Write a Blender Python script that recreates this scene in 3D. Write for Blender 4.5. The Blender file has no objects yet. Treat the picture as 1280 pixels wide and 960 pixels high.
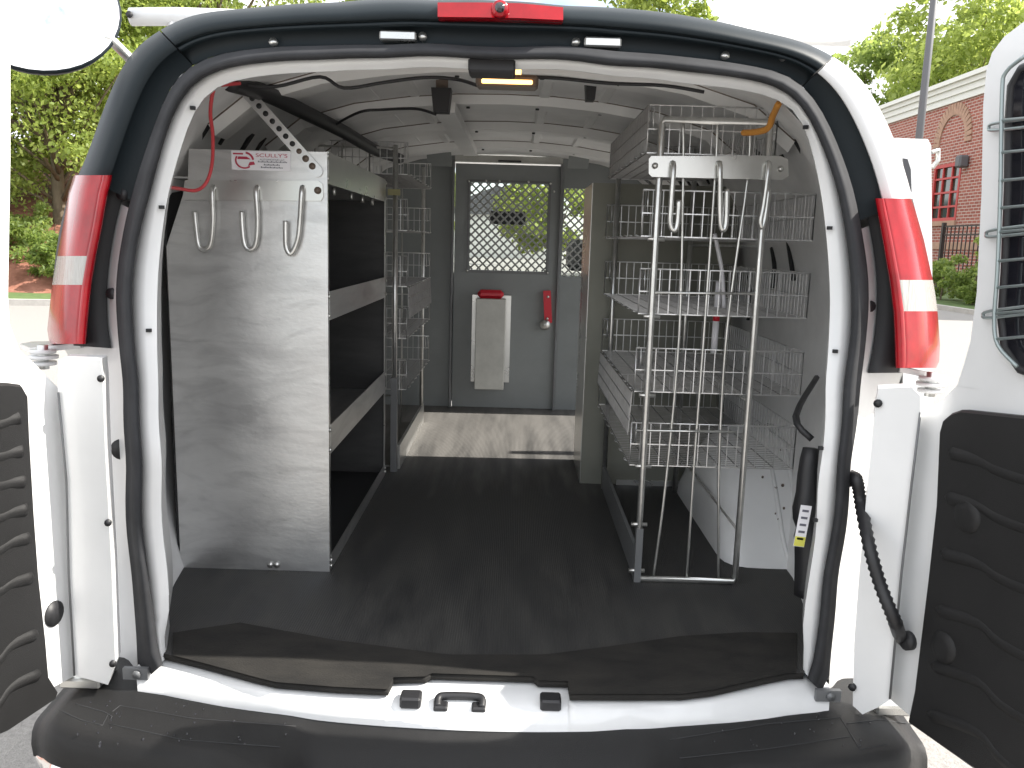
import bpy, math, random
import numpy as np
from mathutils import Vector, Matrix
random.seed(7); rng = np.random.default_rng(7)
R_ = math.radians
sc = bpy.context.scene
col = sc.collection

# ------------------------------------------------------------------ camera
F = 1035.0; CAM = Vector((0.045, -1.52, 1.59)); PITCH = R_(9.66); ROLL = 0.029
cam = bpy.data.cameras.new("camera"); cam_o = bpy.data.objects.new("camera", cam); col.objects.link(cam_o)
ROT = Matrix.Rotation(math.pi/2-PITCH, 3, 'X') @ Matrix.Rotation(ROLL, 3, 'Z')
cam_o.matrix_world = Matrix.Translation(CAM) @ ROT.to_4x4()
cam.sensor_width = 36.0; cam.lens = 36.0*F/1280.0; cam.clip_start = 0.02; cam.clip_end = 2000
sc.camera = cam_o
# ------------------------------------------------------------------ sky, sun, exposure
SUN_EL, SUN_AZ = R_(42), R_(88.5)          # azimuth from +Y towards +X
w = bpy.data.worlds.new("World"); sc.world = w; w.use_nodes = True
nt = w.node_tree; bg = nt.nodes["Background"]
sky = nt.nodes.new("ShaderNodeTexSky"); sky.sky_type = 'NISHITA'; sky.sun_disc = False
sky.sun_elevation = SUN_EL; sky.sun_rotation = SUN_AZ
tc = nt.nodes.new("ShaderNodeTexCoord")
nz = nt.nodes.new("ShaderNodeTexNoise"); nz.inputs["Scale"].default_value = 2.2; nz.inputs["Detail"].default_value = 6
rp = nt.nodes.new("ShaderNodeValToRGB"); rp.color_ramp.elements[0].position = .35; rp.color_ramp.elements[1].position = .50
mx = nt.nodes.new("ShaderNodeMixRGB"); mx.inputs[2].default_value = (6.6, 6.7, 6.9, 1)
nt.links.new(tc.outputs["Generated"], nz.inputs["Vector"]); nt.links.new(nz.outputs["Fac"], rp.inputs["Fac"])
nt.links.new(rp.outputs["Color"], mx.inputs[0]); nt.links.new(sky.outputs[0], mx.inputs[1])
nt.links.new(mx.outputs[0], bg.inputs["Color"]); bg.inputs["Strength"].default_value = 0.13
sl = bpy.data.lights.new("sun", 'SUN'); sl.energy = 4.2; sl.angle = R_(0.55); sl.color = (1, .95, .87)
so = bpy.data.objects.new("sun", sl); col.objects.link(so)
sd = Vector((math.sin(SUN_AZ)*math.cos(SUN_EL), math.cos(SUN_AZ)*math.cos(SUN_EL), math.sin(SUN_EL)))
so.rotation_euler = sd.to_track_quat('Z', 'Y').to_euler(); so.location = (0, 0, 30)
sc.view_settings.view_transform = 'Standard'; sc.view_settings.look = 'None'
sc.view_settings.exposure = 1.22; sc.view_settings.gamma = 1.0

# ------------------------------------------------------------------ measuring helpers (photo point at a known depth -> metres)
def ray(x, y): return ROT @ Vector(((x-640)/F, -(y-480)/F, -1.0))
def PY(x, y, Y): d = ray(x, y); return CAM + d*((Y-CAM.y)/d.y)
def PZ(x, y, z): d = ray(x, y); return CAM + d*((z-CAM.z)/d.z)
def PX(x, y, X): d = ray(x, y); return CAM + d*((X-CAM.x)/d.x)
def PV(x, y, p0, dr):                      # onto a vertical plane through p0 along horizontal dr
    d = ray(x, y); n = Vector((dr[1], -dr[0], 0)); return CAM + d*((Vector(p0)-CAM).dot(n)/d.dot(n))
def S(x, z):                               # the van's rear surface
    a = abs(x); return .19*x*x + .13*max(0, z-1.15) + 1.2*max(0, a-.78)**2
def PS(x, y, off=0.0):
    Y = .1
    for _ in range(8):
        p = PY(x, y, Y); Y = .5*Y + .5*(S(p.x, p.z)+off)
    return PY(x, y, Y)

# ------------------------------------------------------------------ mesh helpers
class MB:
    def __init__(s): s.v = []; s.f = []; s.sm = []
    def add(s, vs, fs, smooth=False):
        b = len(s.v); s.v += [tuple(v) for v in vs]; s.f += [tuple(i+b for i in f) for f in fs]; s.sm += [smooth]*len(fs); return s
    def box(s, a, b):
        (x0, y0, z0), (x1, y1, z1) = a, b
        return s.add([(x0,y0,z0),(x1,y0,z0),(x1,y1,z0),(x0,y1,z0),(x0,y0,z1),(x1,y0,z1),(x1,y1,z1),(x0,y1,z1)],
                     [(3,2,1,0),(4,5,6,7),(0,1,5,4),(1,2,6,5),(2,3,7,6),(3,0,4,7)])
    def obox(s, c, ax, ay, az, h):          # oriented box: centre, unit axes, half sizes
        c = Vector(c); A = [Vector(ax)*h[0], Vector(ay)*h[1], Vector(az)*h[2]]
        vs = [c+A[0]*i+A[1]*j+A[2]*k for k in (-1,1) for j in (-1,1) for i in (-1,1)]
        return s.add(vs, [(0,2,3,1),(4,5,7,6),(0,1,5,4),(1,3,7,5),(3,2,6,7),(2,0,4,6)])
    def bev(s, a, b, r=.01):                # box with chamfered edges
        (x0,y0,z0),(x1,y1,z1) = a, b; vs = []; idx = {}
        for ix in (0,1):
            for iy in (0,1):
                for iz in (0,1):
                    for k in range(3):
                        p = [x1 if ix else x0, y1 if iy else y0, z1 if iz else z0]
                        for m, ii in enumerate((ix,iy,iz)):
                            if m != k: p[m] += -r if ii else r
                        idx[(ix,iy,iz,k)] = len(vs); vs.append(p)
        fs = []
        for k in range(3):
            o = [m for m in range(3) if m != k]
            for e in (0,1):
                q = []
                for (i,j) in ((0,0),(1,0),(1,1),(0,1)):
                    t = [0,0,0]; t[k] = e; t[o[0]] = i; t[o[1]] = j; q.append(idx[(*t,k)])
                fs.append(q)
            for i in (0,1):
                for j in (0,1):
                    q = []
                    for (e, kk) in ((0,o[0]),(1,o[0]),(1,o[1]),(0,o[1])):
                        t = [0,0,0]; t[k] = e; t[o[0]] = i; t[o[1]] = j; q.append(idx[(*t,kk)])
                    fs.append(q)
        for i in (0,1):
            for j in (0,1):
                for k in (0,1): fs.append([idx[(i,j,k,m)] for m in range(3)])
        return s.add(vs, fs)
    def tube(s, pts, r, n=6, closed=False, smooth=True):
        pts = [Vector(p) for p in pts]; m = len(pts); up = None; vs = []; fs = []
        for i, p in enumerate(pts):
            a = pts[(i-1) % m] if (i > 0 or closed) else p; b = pts[(i+1) % m] if (i < m-1 or closed) else p
            t = (b-a).normalized() if (b-a).length > 1e-9 else Vector((0,0,1))
            if up is None: up = t.orthogonal().normalized()
            up = (up - t*up.dot(t)); up = up.normalized() if up.length > 1e-6 else t.orthogonal().normalized()
            sd_ = t.cross(up); rr = r[i] if isinstance(r, (list, tuple)) else r
            vs += [p + (up*math.cos(2*math.pi*k/n) + sd_*math.sin(2*math.pi*k/n))*rr for k in range(n)]
        for i in range(m if closed else m-1):
            j = (i+1) % m
            fs += [(i*n+k, i*n+(k+1) % n, j*n+(k+1) % n, j*n+k) for k in range(n)]
        if not closed: fs += [tuple(range(n-1, -1, -1)), tuple((m-1)*n+k for k in range(n))]
        return s.add(vs, fs, smooth)
    def cyl(s, a, b, r, n=14): return s.tube([a, b], r, n)
    def prism(s, poly, d):                  # planar polygon (3D points) extruded along vector d
        n = len(poly); d = Vector(d); vs = [Vector(p) for p in poly]; vs += [p+d for p in vs]
        return s.add(vs, [tuple(range(n-1,-1,-1)), tuple(range(n,2*n))] + [(i,(i+1)%n,n+(i+1)%n,n+i) for i in range(n)])
    def loft(s, rows, smooth=True, close=False):
        n = len(rows[0]); vs = [p for r in rows for p in r]; fs = []
        for i in range(len(rows)-1):
            for k in range(n if close else n-1):
                fs.append((i*n+k, i*n+(k+1)%n, (i+1)*n+(k+1)%n, (i+1)*n+k))
        return s.add(vs, fs, smooth)
    def build(s, name, mat, parent=None, **props):
        me = bpy.data.meshes.new(name); o = bpy.data.objects.new(name, me); col.objects.link(o)
        off = Vector((0,0,0))
        if parent is not None:
            o.parent = parent; q = parent
            while q is not None: off += q.location; q = q.parent
        me.from_pydata([tuple(Vector(v)-off) for v in s.v], [], s.f); me.polygons.foreach_set("use_smooth", s.sm)
        me.materials.append(mat); me.update()
        for k, v in props.items(): o[k] = v
        return o
def empty(name, loc, label, cat, group=None):
    o = bpy.data.objects.new(name, None); col.objects.link(o); o.location = loc; o.empty_display_size = .1
    o["label"] = label; o["category"] = cat
    if group: o["group"] = group
    return o
def copy_tree(o, parent=None):
    c = o.copy(); col.objects.link(c); c.parent = parent
    for ch in list(o.children): copy_tree(ch, c)
    return c
def smoothstep(a, b, x): t = min(1, max(0, (x-a)/(b-a))); return t*t*(3-2*t)
def cr(pts, n=6):                           # Catmull-Rom through points
    pts = [Vector(p) for p in pts]; P = [pts[0]]+pts+[pts[-1]]; out = []
    for i in range(1, len(P)-2):
        for k in range(n):
            t = k/n; a, b, c, d = P[i-1], P[i], P[i+1], P[i+2]
            out.append(.5*((2*b)+(c-a)*t+(2*a-5*b+4*c-d)*t*t+(3*b-a-3*c+d)*t**3))
    return out+[pts[-1]]

# ------------------------------------------------------------------ materials
def mat(name, color, rough=.5, metal=0.0, coat=0.0, vary=.0, vscale=8, bump=0.0, bscale=60, spec=.5, stretch=(1,1,1), color2=None, rvary=0.0, emit=None, detail=5):
    m = bpy.data.materials.new(name); m.use_nodes = True; t = m.node_tree; b = t.nodes["Principled BSDF"]
    b.inputs["Base Color"].default_value = (*color, 1); b.inputs["Roughness"].default_value = rough
    b.inputs["Metallic"].default_value = metal; b.inputs["Coat Weight"].default_value = coat; b.inputs["Specular IOR Level"].default_value = spec
    b.inputs["Coat Roughness"].default_value = .08
    c = t.nodes.new("ShaderNodeTexCoord"); mp = t.nodes.new("ShaderNodeMapping"); mp.inputs["Scale"].default_value = stretch
    t.links.new(c.outputs["Object"], mp.inputs[0])
    if vary or color2 or rvary:
        n = t.nodes.new("ShaderNodeTexNoise"); n.inputs["Scale"].default_value = vscale; n.inputs["Detail"].default_value = detail; n.inputs["Roughness"].default_value = .62
        t.links.new(mp.outputs[0], n.inputs["Vector"])
        r = t.nodes.new("ShaderNodeValToRGB"); r.color_ramp.elements[0].position = .32; r.color_ramp.elements[1].position = .68
        c2 = color2 if color2 else tuple(min(1, x*(1+vary)) for x in color); c1 = color if color2 else tuple(x*(1-vary) for x in color)
        r.color_ramp.elements[0].color = (*c1, 1); r.color_ramp.elements[1].color = (*c2, 1)
        t.links.new(n.outputs["Fac"], r.inputs["Fac"]); t.links.new(r.outputs["Color"], b.inputs["Base Color"])
        if rvary:
            q = t.nodes.new("ShaderNodeMapRange"); q.inputs[1].default_value = .3; q.inputs[2].default_value = .7
            q.inputs[3].default_value = rough-rvary; q.inputs[4].default_value = rough+rvary
            t.links.new(n.outputs["Fac"], q.inputs[0]); t.links.new(q.outputs[0], b.inputs["Roughness"])
    if bump:
        n2 = t.nodes.new("ShaderNodeTexNoise"); n2.inputs["Scale"].default_value = bscale; n2.inputs["Detail"].default_value = 4
        t.links.new(mp.outputs[0], n2.inputs["Vector"])
        bp = t.nodes.new("ShaderNodeBump"); bp.inputs["Strength"].default_value = bump; bp.inputs["Distance"].default_value = .01
        t.links.new(n2.outputs["Fac"], bp.inputs["Height"]); t.links.new(bp.outputs[0], b.inputs["Normal"])
    if emit: b.inputs["Emission Color"].default_value = (*emit[:3], 1); b.inputs["Emission Strength"].default_value = emit[3]
    return m
M = {}
M['white'] = mat('white_paint', (.70,.705,.705), .34, coat=.4, vary=.06, vscale=3)
M['inner'] = mat('interior_paint', (.74,.74,.73), .5, vary=.06, vscale=4)
M['wall'] = mat('dusty_wall_paint', (.74,.74,.735), .55, vary=.12, vscale=3)
M['blackplastic'] = mat('black_plastic', (.014,.020,.024), .5, bump=.05, bscale=500, spec=.2)
M['bumper'] = mat('bumper_plastic', (.012,.0118,.012), .5, spec=.35, bump=.25, bscale=900, vary=.15, vscale=6)
M['rubber'] = mat('seal_rubber', (.032,.033,.036), .75, vary=.25, vscale=9, spec=.25)
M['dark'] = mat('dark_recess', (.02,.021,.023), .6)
M['alu'] = mat('worn_aluminium', (.55,.55,.55), .36, metal=.85, color2=(.72,.72,.71), vscale=3.0, stretch=(1.0,1.0,2.2), rvary=.07, bump=.05, bscale=60, detail=8)
for n_ in M['alu'].node_tree.nodes:
    if n_.type == 'TEX_NOISE': n_.inputs['Distortion'].default_value = .5
def scuff(m):                                # fine wiping streaks and darker rubbed marks over the sheet
    t = m.node_tree; b = t.nodes["Principled BSDF"]; c = t.nodes.new("ShaderNodeTexCoord"); mp = t.nodes.new("ShaderNodeMapping"); mp.inputs["Scale"].default_value = (2.0,1,8)
    n = t.nodes.new("ShaderNodeTexNoise"); n.inputs["Scale"].default_value = 2.4; n.inputs["Detail"].default_value = 7; n.inputs["Distortion"].default_value = 1.8
    dn = t.nodes.new("ShaderNodeTexNoise"); dn.inputs["Scale"].default_value = 1.6; sc_ = t.nodes.new("ShaderNodeVectorMath"); sc_.operation = 'SCALE'; sc_.inputs[3].default_value = .22; av = t.nodes.new("ShaderNodeVectorMath")
    t.links.new(c.outputs["Object"], dn.inputs["Vector"]); t.links.new(dn.outputs["Color"], sc_.inputs[0]); t.links.new(c.outputs["Object"], av.inputs[0]); t.links.new(sc_.outputs[0], av.inputs[1]); t.links.new(av.outputs[0], mp.inputs[0]); t.links.new(mp.outputs[0], n.inputs["Vector"])
    r = t.nodes.new("ShaderNodeValToRGB"); e = r.color_ramp.elements; e[0].position = .22; e[0].color = (.40,.40,.41,1); e[1].position = .55; e[1].color = (1,1,1,1)
    x = t.nodes.new("ShaderNodeMixRGB"); x.blend_type = 'MULTIPLY'; x.inputs[0].default_value = .4; old = b.inputs["Base Color"].links[0].from_socket
    t.links.new(n.outputs["Fac"], r.inputs[0]); t.links.new(old, x.inputs[1]); t.links.new(r.outputs[0], x.inputs[2]); t.links.new(x.outputs[0], b.inputs["Base Color"])
scuff(M['alu'])
M['dullalu'] = mat('dull_aluminium', (.20,.20,.17), .5, metal=.5, vary=.1, vscale=3)
M['alushine'] = mat('clean_aluminium', (.62,.62,.60), .3, metal=.9, vary=.08, vscale=6, rvary=.06)
M['wire'] = mat('zinc_wire', (.66,.66,.66), .34, metal=.85, vary=.15, vscale=40)
M['wiredull'] = mat('dull_wire', (.34,.335,.33), .45, metal=.7, vary=.15, vscale=40)
M['zinc'] = mat('zinc_post', (.62,.62,.60), .28, metal=.9, vary=.15, vscale=20)
M['steelgrey'] = mat('grey_steel_post', (.16,.165,.17), .45, metal=.3, vary=.1)
M['greypaint'] = mat('grey_partition_paint', (.215,.23,.23), .42, vary=.1, vscale=3, bump=.03, bscale=200)
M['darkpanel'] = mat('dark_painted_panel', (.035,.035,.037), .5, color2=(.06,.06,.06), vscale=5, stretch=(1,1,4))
M['beige'] = mat('raw_aluminium_box', (.48,.48,.45), .5, metal=.4, vary=.1, vscale=12)
M['red'] = mat('red_plastic', (.55,.012,.03), .35)
M['redcord'] = mat('red_cord', (.6,.06,.07), .5)
M['orange'] = mat('orange_strap', (.55,.24,.04), .7)
M['cable'] = mat('black_cable', (.018,.018,.02), .5)
M['chrome'] = mat('chrome', (.8,.8,.8), .12, metal=1)
M['lensred'] = mat('red_lens', (.30,.003,.009), .2, spec=.35, coat=.3, vary=.25, vscale=14)
M['lenswhite'] = mat('clear_lens', (.40,.395,.37), .2, coat=.3, bump=.5, bscale=160, stretch=(1,1,.05))
M['paper'] = mat('sticker_white', (.78,.77,.80), .4)
M['inkred'] = mat('ink_red', (.42,.03,.07), .5)
M['inkgrey'] = mat('ink_grey', (.12,.12,.15), .5)
M['yellow'] = mat('label_yellow', (.62,.6,.1), .5)
M['oldlabel'] = mat('faded_label', (.34,.32,.16), .6)
M['meshgrey'] = mat('mesh_grey', (.34,.35,.34), .5, metal=.3)
M['glow'] = mat('lamp_glow', (1,.6,.25), .4, emit=(1,.5,.15,2.2))
M['lampbody'] = mat('lamp_housing', (.12,.09,.07), .4)
M['glassdark'] = mat('tinted_glass', (.012,.012,.016), .06, coat=.6)
M['guard'] = mat('guard_rod', (.30,.35,.35), .4, metal=.5)
M['tyre'] = mat('tyre_rubber', (.02,.02,.02), .8)
M['asphalt'] = mat('asphalt', (.21,.20,.19), .9, color2=(.33,.315,.295), vscale=55, bump=.5, bscale=160)
M['concrete'] = mat('kerb_concrete', (.42,.40,.37), .85, vary=.15, vscale=5)
M['grass'] = mat('grass', (.06,.11,.03), .9, color2=(.12,.17,.05), vscale=6)
M['mulch'] = mat('red_mulch', (.16,.06,.035), .95, color2=(.36,.16,.11), vscale=3, bump=.6, bscale=12)
M['bark'] = mat('bark', (.10,.075,.05), .9, color2=(.18,.14,.10), vscale=8, stretch=(1,1,.25), bump=.6, bscale=14)
M['iron'] = mat('fence_iron', (.03,.022,.02), .5)
M['cornice'] = mat('cornice_white', (.75,.75,.72), .6)
M['redframe'] = mat('red_window_frame', (.45,.035,.03), .5)
M['pane'] = mat('window_pane', (.03,.05,.04), .06, coat=.5)
M['pole'] = mat('pole_grey', (.12,.12,.13), .6)
M['mirror'] = mat('mirror_glass', (.92,.92,.92), .02, metal=1)
def mat_mat():
    m = mat('rubber_floor_mat', (.025,.0252,.0265), .6, spec=.35, color2=(.054,.053,.050), vscale=4, stretch=(3,.7,1), rvary=.1)
    t = m.node_tree; b = t.nodes["Principled BSDF"]; c = t.nodes.new("ShaderNodeTexCoord")
    wv = t.nodes.new("ShaderNodeTexWave"); wv.bands_direction = 'X'; wv.inputs["Scale"].default_value = 55; wv.inputs["Distortion"].default_value = .4
    bp = t.nodes.new("ShaderNodeBump"); bp.inputs["Strength"].default_value = .25; bp.inputs["Distance"].default_value = .004
    t.links.new(c.outputs["Object"], wv.inputs["Vector"]); t.links.new(wv.outputs["Fac"], bp.inputs["Height"]); t.links.new(bp.outputs[0], b.inputs["Normal"])
    # dust walked in by the side door: a worn patch with its own outline
    sp = t.nodes.new("ShaderNodeSeparateXYZ"); t.links.new(c.outputs["Object"], sp.inputs[0])
    dn = t.nodes.new("ShaderNodeTexNoise"); dn.inputs["Scale"].default_value = 3; mp2 = t.nodes.new("ShaderNodeMapping"); mp2.inputs["Scale"].default_value = (6,.6,1)
    t.links.new(c.outputs["Object"], mp2.inputs[0]); t.links.new(mp2.outputs[0], dn.inputs["Vector"])
    ad = t.nodes.new("ShaderNodeMath"); ad.operation = 'ADD'; t.links.new(sp.outputs[1], ad.inputs[0]); t.links.new(dn.outputs["Fac"], ad.inputs[1])
    mr = t.nodes.new("ShaderNodeMapRange"); mr.inputs[1].default_value = 1.75; mr.inputs[2].default_value = 2.45; t.links.new(ad.outputs[0], mr.inputs[0])
    mm = t.nodes.new("ShaderNodeMixRGB"); mm.inputs[2].default_value = (.155,.149,.140,1); old = b.inputs["Base Color"].links[0].from_socket
    ml = t.nodes.new("ShaderNodeMath"); ml.operation = 'MULTIPLY'; t.links.new(mr.outputs[0], ml.inputs[0]); t.links.new(dn.outputs["Fac"], ml.inputs[1])
    m3 = t.nodes.new("ShaderNodeMath"); m3.operation = 'MULTIPLY'; m3.inputs[1].default_value = 1.6; m3.use_clamp = True; t.links.new(ml.outputs[0], m3.inputs[0])
    t.links.new(m3.outputs[0], mm.inputs[0]); t.links.new(old, mm.inputs[1]); t.links.new(mm.outputs[0], b.inputs["Base Color"])
    return m
M['mat'] = mat_mat()
M['matdusty'] = mat('dusty_mat_edge', (.017,.0165,.016), .85, spec=.2, color2=(.032,.030,.027), vscale=7, stretch=(1,2,1), bump=.2, bscale=200)
def mat_brick():
    m = bpy.data.materials.new('brickwork'); m.use_nodes = True; t = m.node_tree; b = t.nodes["Principled BSDF"]; b.inputs["Roughness"].default_value = .85
    c = t.nodes.new("ShaderNodeTexCoord"); mp = t.nodes.new("ShaderNodeMapping"); mp.inputs["Rotation"].default_value = (R_(90), 0, R_(90))
    sx = t.nodes.new("ShaderNodeSeparateXYZ"); cb = t.nodes.new("ShaderNodeCombineXYZ"); ad = t.nodes.new("ShaderNodeMath"); ad.operation = 'ADD'
    t.links.new(c.outputs["Object"], sx.inputs[0]); t.links.new(sx.outputs[0], ad.inputs[0]); t.links.new(sx.outputs[1], ad.inputs[1])
    t.links.new(ad.outputs[0], cb.inputs[0]); t.links.new(sx.outputs[2], cb.inputs[1])
    br = t.nodes.new("ShaderNodeTexBrick"); br.inputs["Scale"].default_value = 1; br.inputs["Brick Width"].default_value = .42; br.inputs["Row Height"].default_value = .15
    br.inputs["Mortar Size"].default_value = .018; br.inputs["Color1"].default_value = (.36,.11,.08,1); br.inputs["Color2"].default_value = (.27,.075,.055,1); br.inputs["Mortar"].default_value = (.5,.42,.38,1)
    t.links.new(cb.outputs[0], br.inputs["Vector"]); t.links.new(br.outputs["Color"], b.inputs["Base Color"])
    return m
M['brick'] = mat_brick(); M['archbrick'] = mat('arch_brick', (.42,.26,.19), .85, vary=.15, vscale=3)
def mat_leaf(name, a, b_):
    m = bpy.data.materials.new(name); m.use_nodes = True; t = m.node_tree; b = t.nodes["Principled BSDF"]; b.inputs["Roughness"].default_value = .5
    g = t.nodes.new("ShaderNodeNewGeometry"); r = t.nodes.new("ShaderNodeValToRGB"); r.color_ramp.elements[0].color = (*a,1); r.color_ramp.elements[1].color = (*b_,1)
    t.links.new(g.outputs["Random Per Island"], r.inputs[0]); t.links.new(r.outputs[0], b.inputs["Base Color"])
    tr = t.nodes.new("ShaderNodeBsdfTranslucent"); ms = t.nodes.new("ShaderNodeMixShader"); ms.inputs[0].default_value = .5; out = t.nodes["Material Output"]
    hs = t.nodes.new("ShaderNodeHueSaturation"); hs.inputs["Value"].default_value = 2.1; hs.inputs["Hue"].default_value = .48
    t.links.new(r.outputs[0], hs.inputs["Color"]); t.links.new(hs.outputs[0], tr.inputs[0])
    t.links.new(b.outputs[0], ms.inputs[1]); t.links.new(tr.outputs[0], ms.inputs[2]); t.links.new(ms.outputs[0], out.inputs[0])
    return m
def mat_clear():
    m = bpy.data.materials.new('clear_glass'); m.use_nodes = True; t = m.node_tree; t.nodes.remove(t.nodes["Principled BSDF"])
    a = t.nodes.new("ShaderNodeBsdfTransparent"); a.inputs[0].default_value = (.93,.96,.94,1); g = t.nodes.new("ShaderNodeBsdfGlossy"); g.inputs["Roughness"].default_value = .02
    x = t.nodes.new("ShaderNodeMixShader"); x.inputs[0].default_value = .06; t.links.new(a.outputs[0], x.inputs[1]); t.links.new(g.outputs[0], x.inputs[2]); t.links.new(x.outputs[0], t.nodes["Material Output"].inputs[0]); return m
M['clear'] = mat_clear()
M['leaf'] = mat_leaf('leaves', (.15,.21,.04), (.29,.36,.10)); M['leafdark'] = mat_leaf('leaves_dark', (.11,.17,.035), (.22,.29,.08))

# ================================================================== THE PLACE: ground, kerbs, bank
def struct(o): o["kind"] = "structure"; return o
g = MB(); g.add([(-300,-300,0),(300,-300,0),(300,300,0),(-300,300,0)], [(0,1,2,3)]); struct(g.build('road', M['asphalt']))
def strip(name, pts, wid, z0, z1, m):       # a raised strip whose left edge follows pts
    b = MB()
    for (a, c) in zip(pts[:-1], pts[1:]):
        a = Vector((*a,0)); c = Vector((*c,0)); d = (c-a).normalized(); n = Vector((-d.y, d.x, 0))*wid
        b.prism([a+Vector((0,0,z0)), c+Vector((0,0,z0)), c+n+Vector((0,0,z0)), a+n+Vector((0,0,z0))], (0,0,z1-z0))
    return struct(b.build(name, m))
strip('kerb', [(-60,6),(-11.5,15.6),(-7,16.5)], .18, 0, .13, M['concrete'])
strip('grass_verge', [(-60.05,6.22),(-11.55,15.82),(-7.05,16.72)], 2.6, -.01, .12, M['grass'])
b = MB(); rows = []
for k, (d, h) in enumerate([(2.2,.1),(3.2,.5),(5,1.6),(9,3.0),(16,4.2),(40,5)]):
    rows.append([(x, 16.9+.198*(x+6)+d+ .35*math.sin(x*1.3+k), (h+.12*math.sin(x*2.1+k*2)*(k>0))*smoothstep(-6.2,-9.5,x) if x > -9.5 else h+.12*math.sin(x*2.1+k*2)*(k>0)) for x in np.linspace(-60, -6.2, 90)])
b.loft(rows); struct(b.build('bank', M['mulch']))
strip('kerb_right', [(12.7,60),(12.7,-20)], .2, 0, .13, M['concrete'])
strip('planting_bed', [(12.92,60),(12.92,-20)], 8.5, -.01, .1, M['grass'])

# ================================================================== THE VAN
van = empty('cargo_van', (0,1.5,0), 'white cargo van seen from behind with both rear doors wide open', 'van')
CEN = (615.0, 470.0)
def polar(pts, angs):
    a = []; 
    for (x, y) in pts:
        t = math.atan2(-(y-CEN[1]), -(x-CEN[0]))   # 0 = left, grows anticlockwise on screen -> use clockwise
        t = math.atan2(CEN[1]-y, CEN[0]-x); a.append((t, math.hypot(x-CEN[0], y-CEN[1])))
    a = [(t if t > -2.0 else t+2*math.pi, r) for t, r in a]; a.sort()
    ts = [q[0] for q in a]; rs = [q[1] for q in a]
    g_ = np.linspace(ts[0], ts[-1], 500); rg = np.interp(g_, ts, rs); k_ = np.hanning(21); k_ /= k_.sum()
    rg = np.convolve(np.pad(rg, 10, mode='reflect', reflect_type='odd'), k_, 'valid')
    return [(CEN[0]-math.cos(t)*r, CEN[1]-math.sin(t)*r) for t, r in zip(angs, np.interp(angs, g_, rg))]
WI = [(201,815),(214,795),(212,735),(209,705),(204,580),(199,480),(197,415),(197,365),(202,302),(211,240),(225,190),(240,145),(252,122),(275,104),(320,96),(400,91),(480,88),(587,87),(642,88),(765,96),(860,106),(930,113),(960,119),(977,125),(995,137),(1007,160),(1017,197),(1026,240),(1032,290),(1036,340),(1036,415),(1031,480),(1021,605),(1011,720),(1005,760),(999,812),(1008,835)]
SI = [(200,826),(195,782),(187,720),(180,580),(175,480),(167,400),(165,365),(172,305),(189,240),(199,200),(207,170),(225,125),(245,100),(275,86),(320,80),(400,76),(480,74),(587,74),(642,75.5),(765,84),(860,91),(930,99),(960,104),(982,112),(1005,135),(1022,170),(1037,207),(1047,240),(1056,290),(1063,352),(1064,402),(1053,480),(1045,580),(1027,720),(1017,820),(1012,845)]
SO = [(172,832),(172,795),(166,720),(159,580),(155,480),(148,420),(145,352),(152,302),(166,240),(178,200),(190,165),(200,138),(217,100),(240,80),(265,69),(320,61),(400,58),(480,57),(587,58),(642,60),(765,64),(800,66),(860,72),(930,81),(960,86),(985,92),(1010,112),(1030,142),(1047,180),(1068,240),(1077,290),(1085,340),(1086,380),(1082,427),(1075,480),(1062,580),(1046,720),(1037,820),(1036,856)]
OUT = [(118,862),(112,800),(104,600),(98,500),(92,440),(62,420),(66,356),(86,240),(102,215),(120,165),(140,110),(162,67),(180,49),(200,39),(225,22),(250,16.5),(320,10.5),(420,4),(545,1),(626,1),(705,8),(765,10),(815,14),(865,21),(915,31),(960,42),(1005,52),(1045,72),(1075,95),(1098,132),(1116,170),(1140,247),(1160,350),(1150,440),(1120,470),(1112,560),(1100,720),(1090,880)]
def angle(x, y): t = math.atan2(CEN[1]-y, CEN[0]-x); return t if t > -2.0 else t+2*math.pi
A0, A1 = angle(202, 828), angle(1010, 845)
def frame_loft(a0, a1, n, rows, name, m, parent, smooth=True):
    """rows: (curve, curve2, mix, offset) on the rear surface, lofted across the frame"""
    ang = np.linspace(a0, a1, n); out = []
    for (c1, c2, f, off) in rows:
        p1 = polar(c1, ang); p2 = polar(c2, ang)
        out.append([PS(a[0]*(1-f)+b_[0]*f, a[1]*(1-f)+b_[1]*f, off) for a, b_ in zip(p1, p2)])
    return MB().loft(out, smooth).build(name, m, parent), out
body = None
# jamb (white inner frame) with a return into the van
ang = np.linspace(A0, A1, 110)
pW = [PS(*p, .052) for p in polar(WI, ang)]; pS = [PS(*p, .03) for p in polar(SI, ang)]; pM = [PS(a[0]*.55+c[0]*.45, a[1]*.55+c[1]*.45, .040) for a, c in zip(polar(WI, ang), polar(SI, ang))]
jb = MB(); jb.loft([[Vector((p.x*1.06,p.y+.12,.7+(p.z-.7)*1.03)) for p in pW], [Vector((p.x*1.004,p.y+.012,p.z+.002)) for p in pW], [p+Vector((0,.002,0)) for p in pW]]); jb.loft([pW, pM, pS, [p+Vector((0,.03,0)) for p in pS]])
jamb = jb.build('door_frame', M['white'], van)
for (x, y) in [(241,135),(202,259),(186,413),(1007,159),(1037,285),(1044,439),(1026,560),(1019,650)]:
    c = PS(x, y, .040); MB().obox(c, (1,0,0), (0,1,0), (0,0,1), (.0045,.004,.0035)).build('clip_hole', M['dark'], jamb)
frame_loft(A0-.005, A1+.005, 120, [(SI,SO,0,.045),(SI,SO,.0,.012),(SI,SO,.12,-.004),(SI,SO,.4,-.012),(SI,SO,.65,-.006),(SI,SO,.8,.006),(SI,SO,.97,.008),(SI,SO,1,.05)], 'door_seal', M['rubber'], van)
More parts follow.
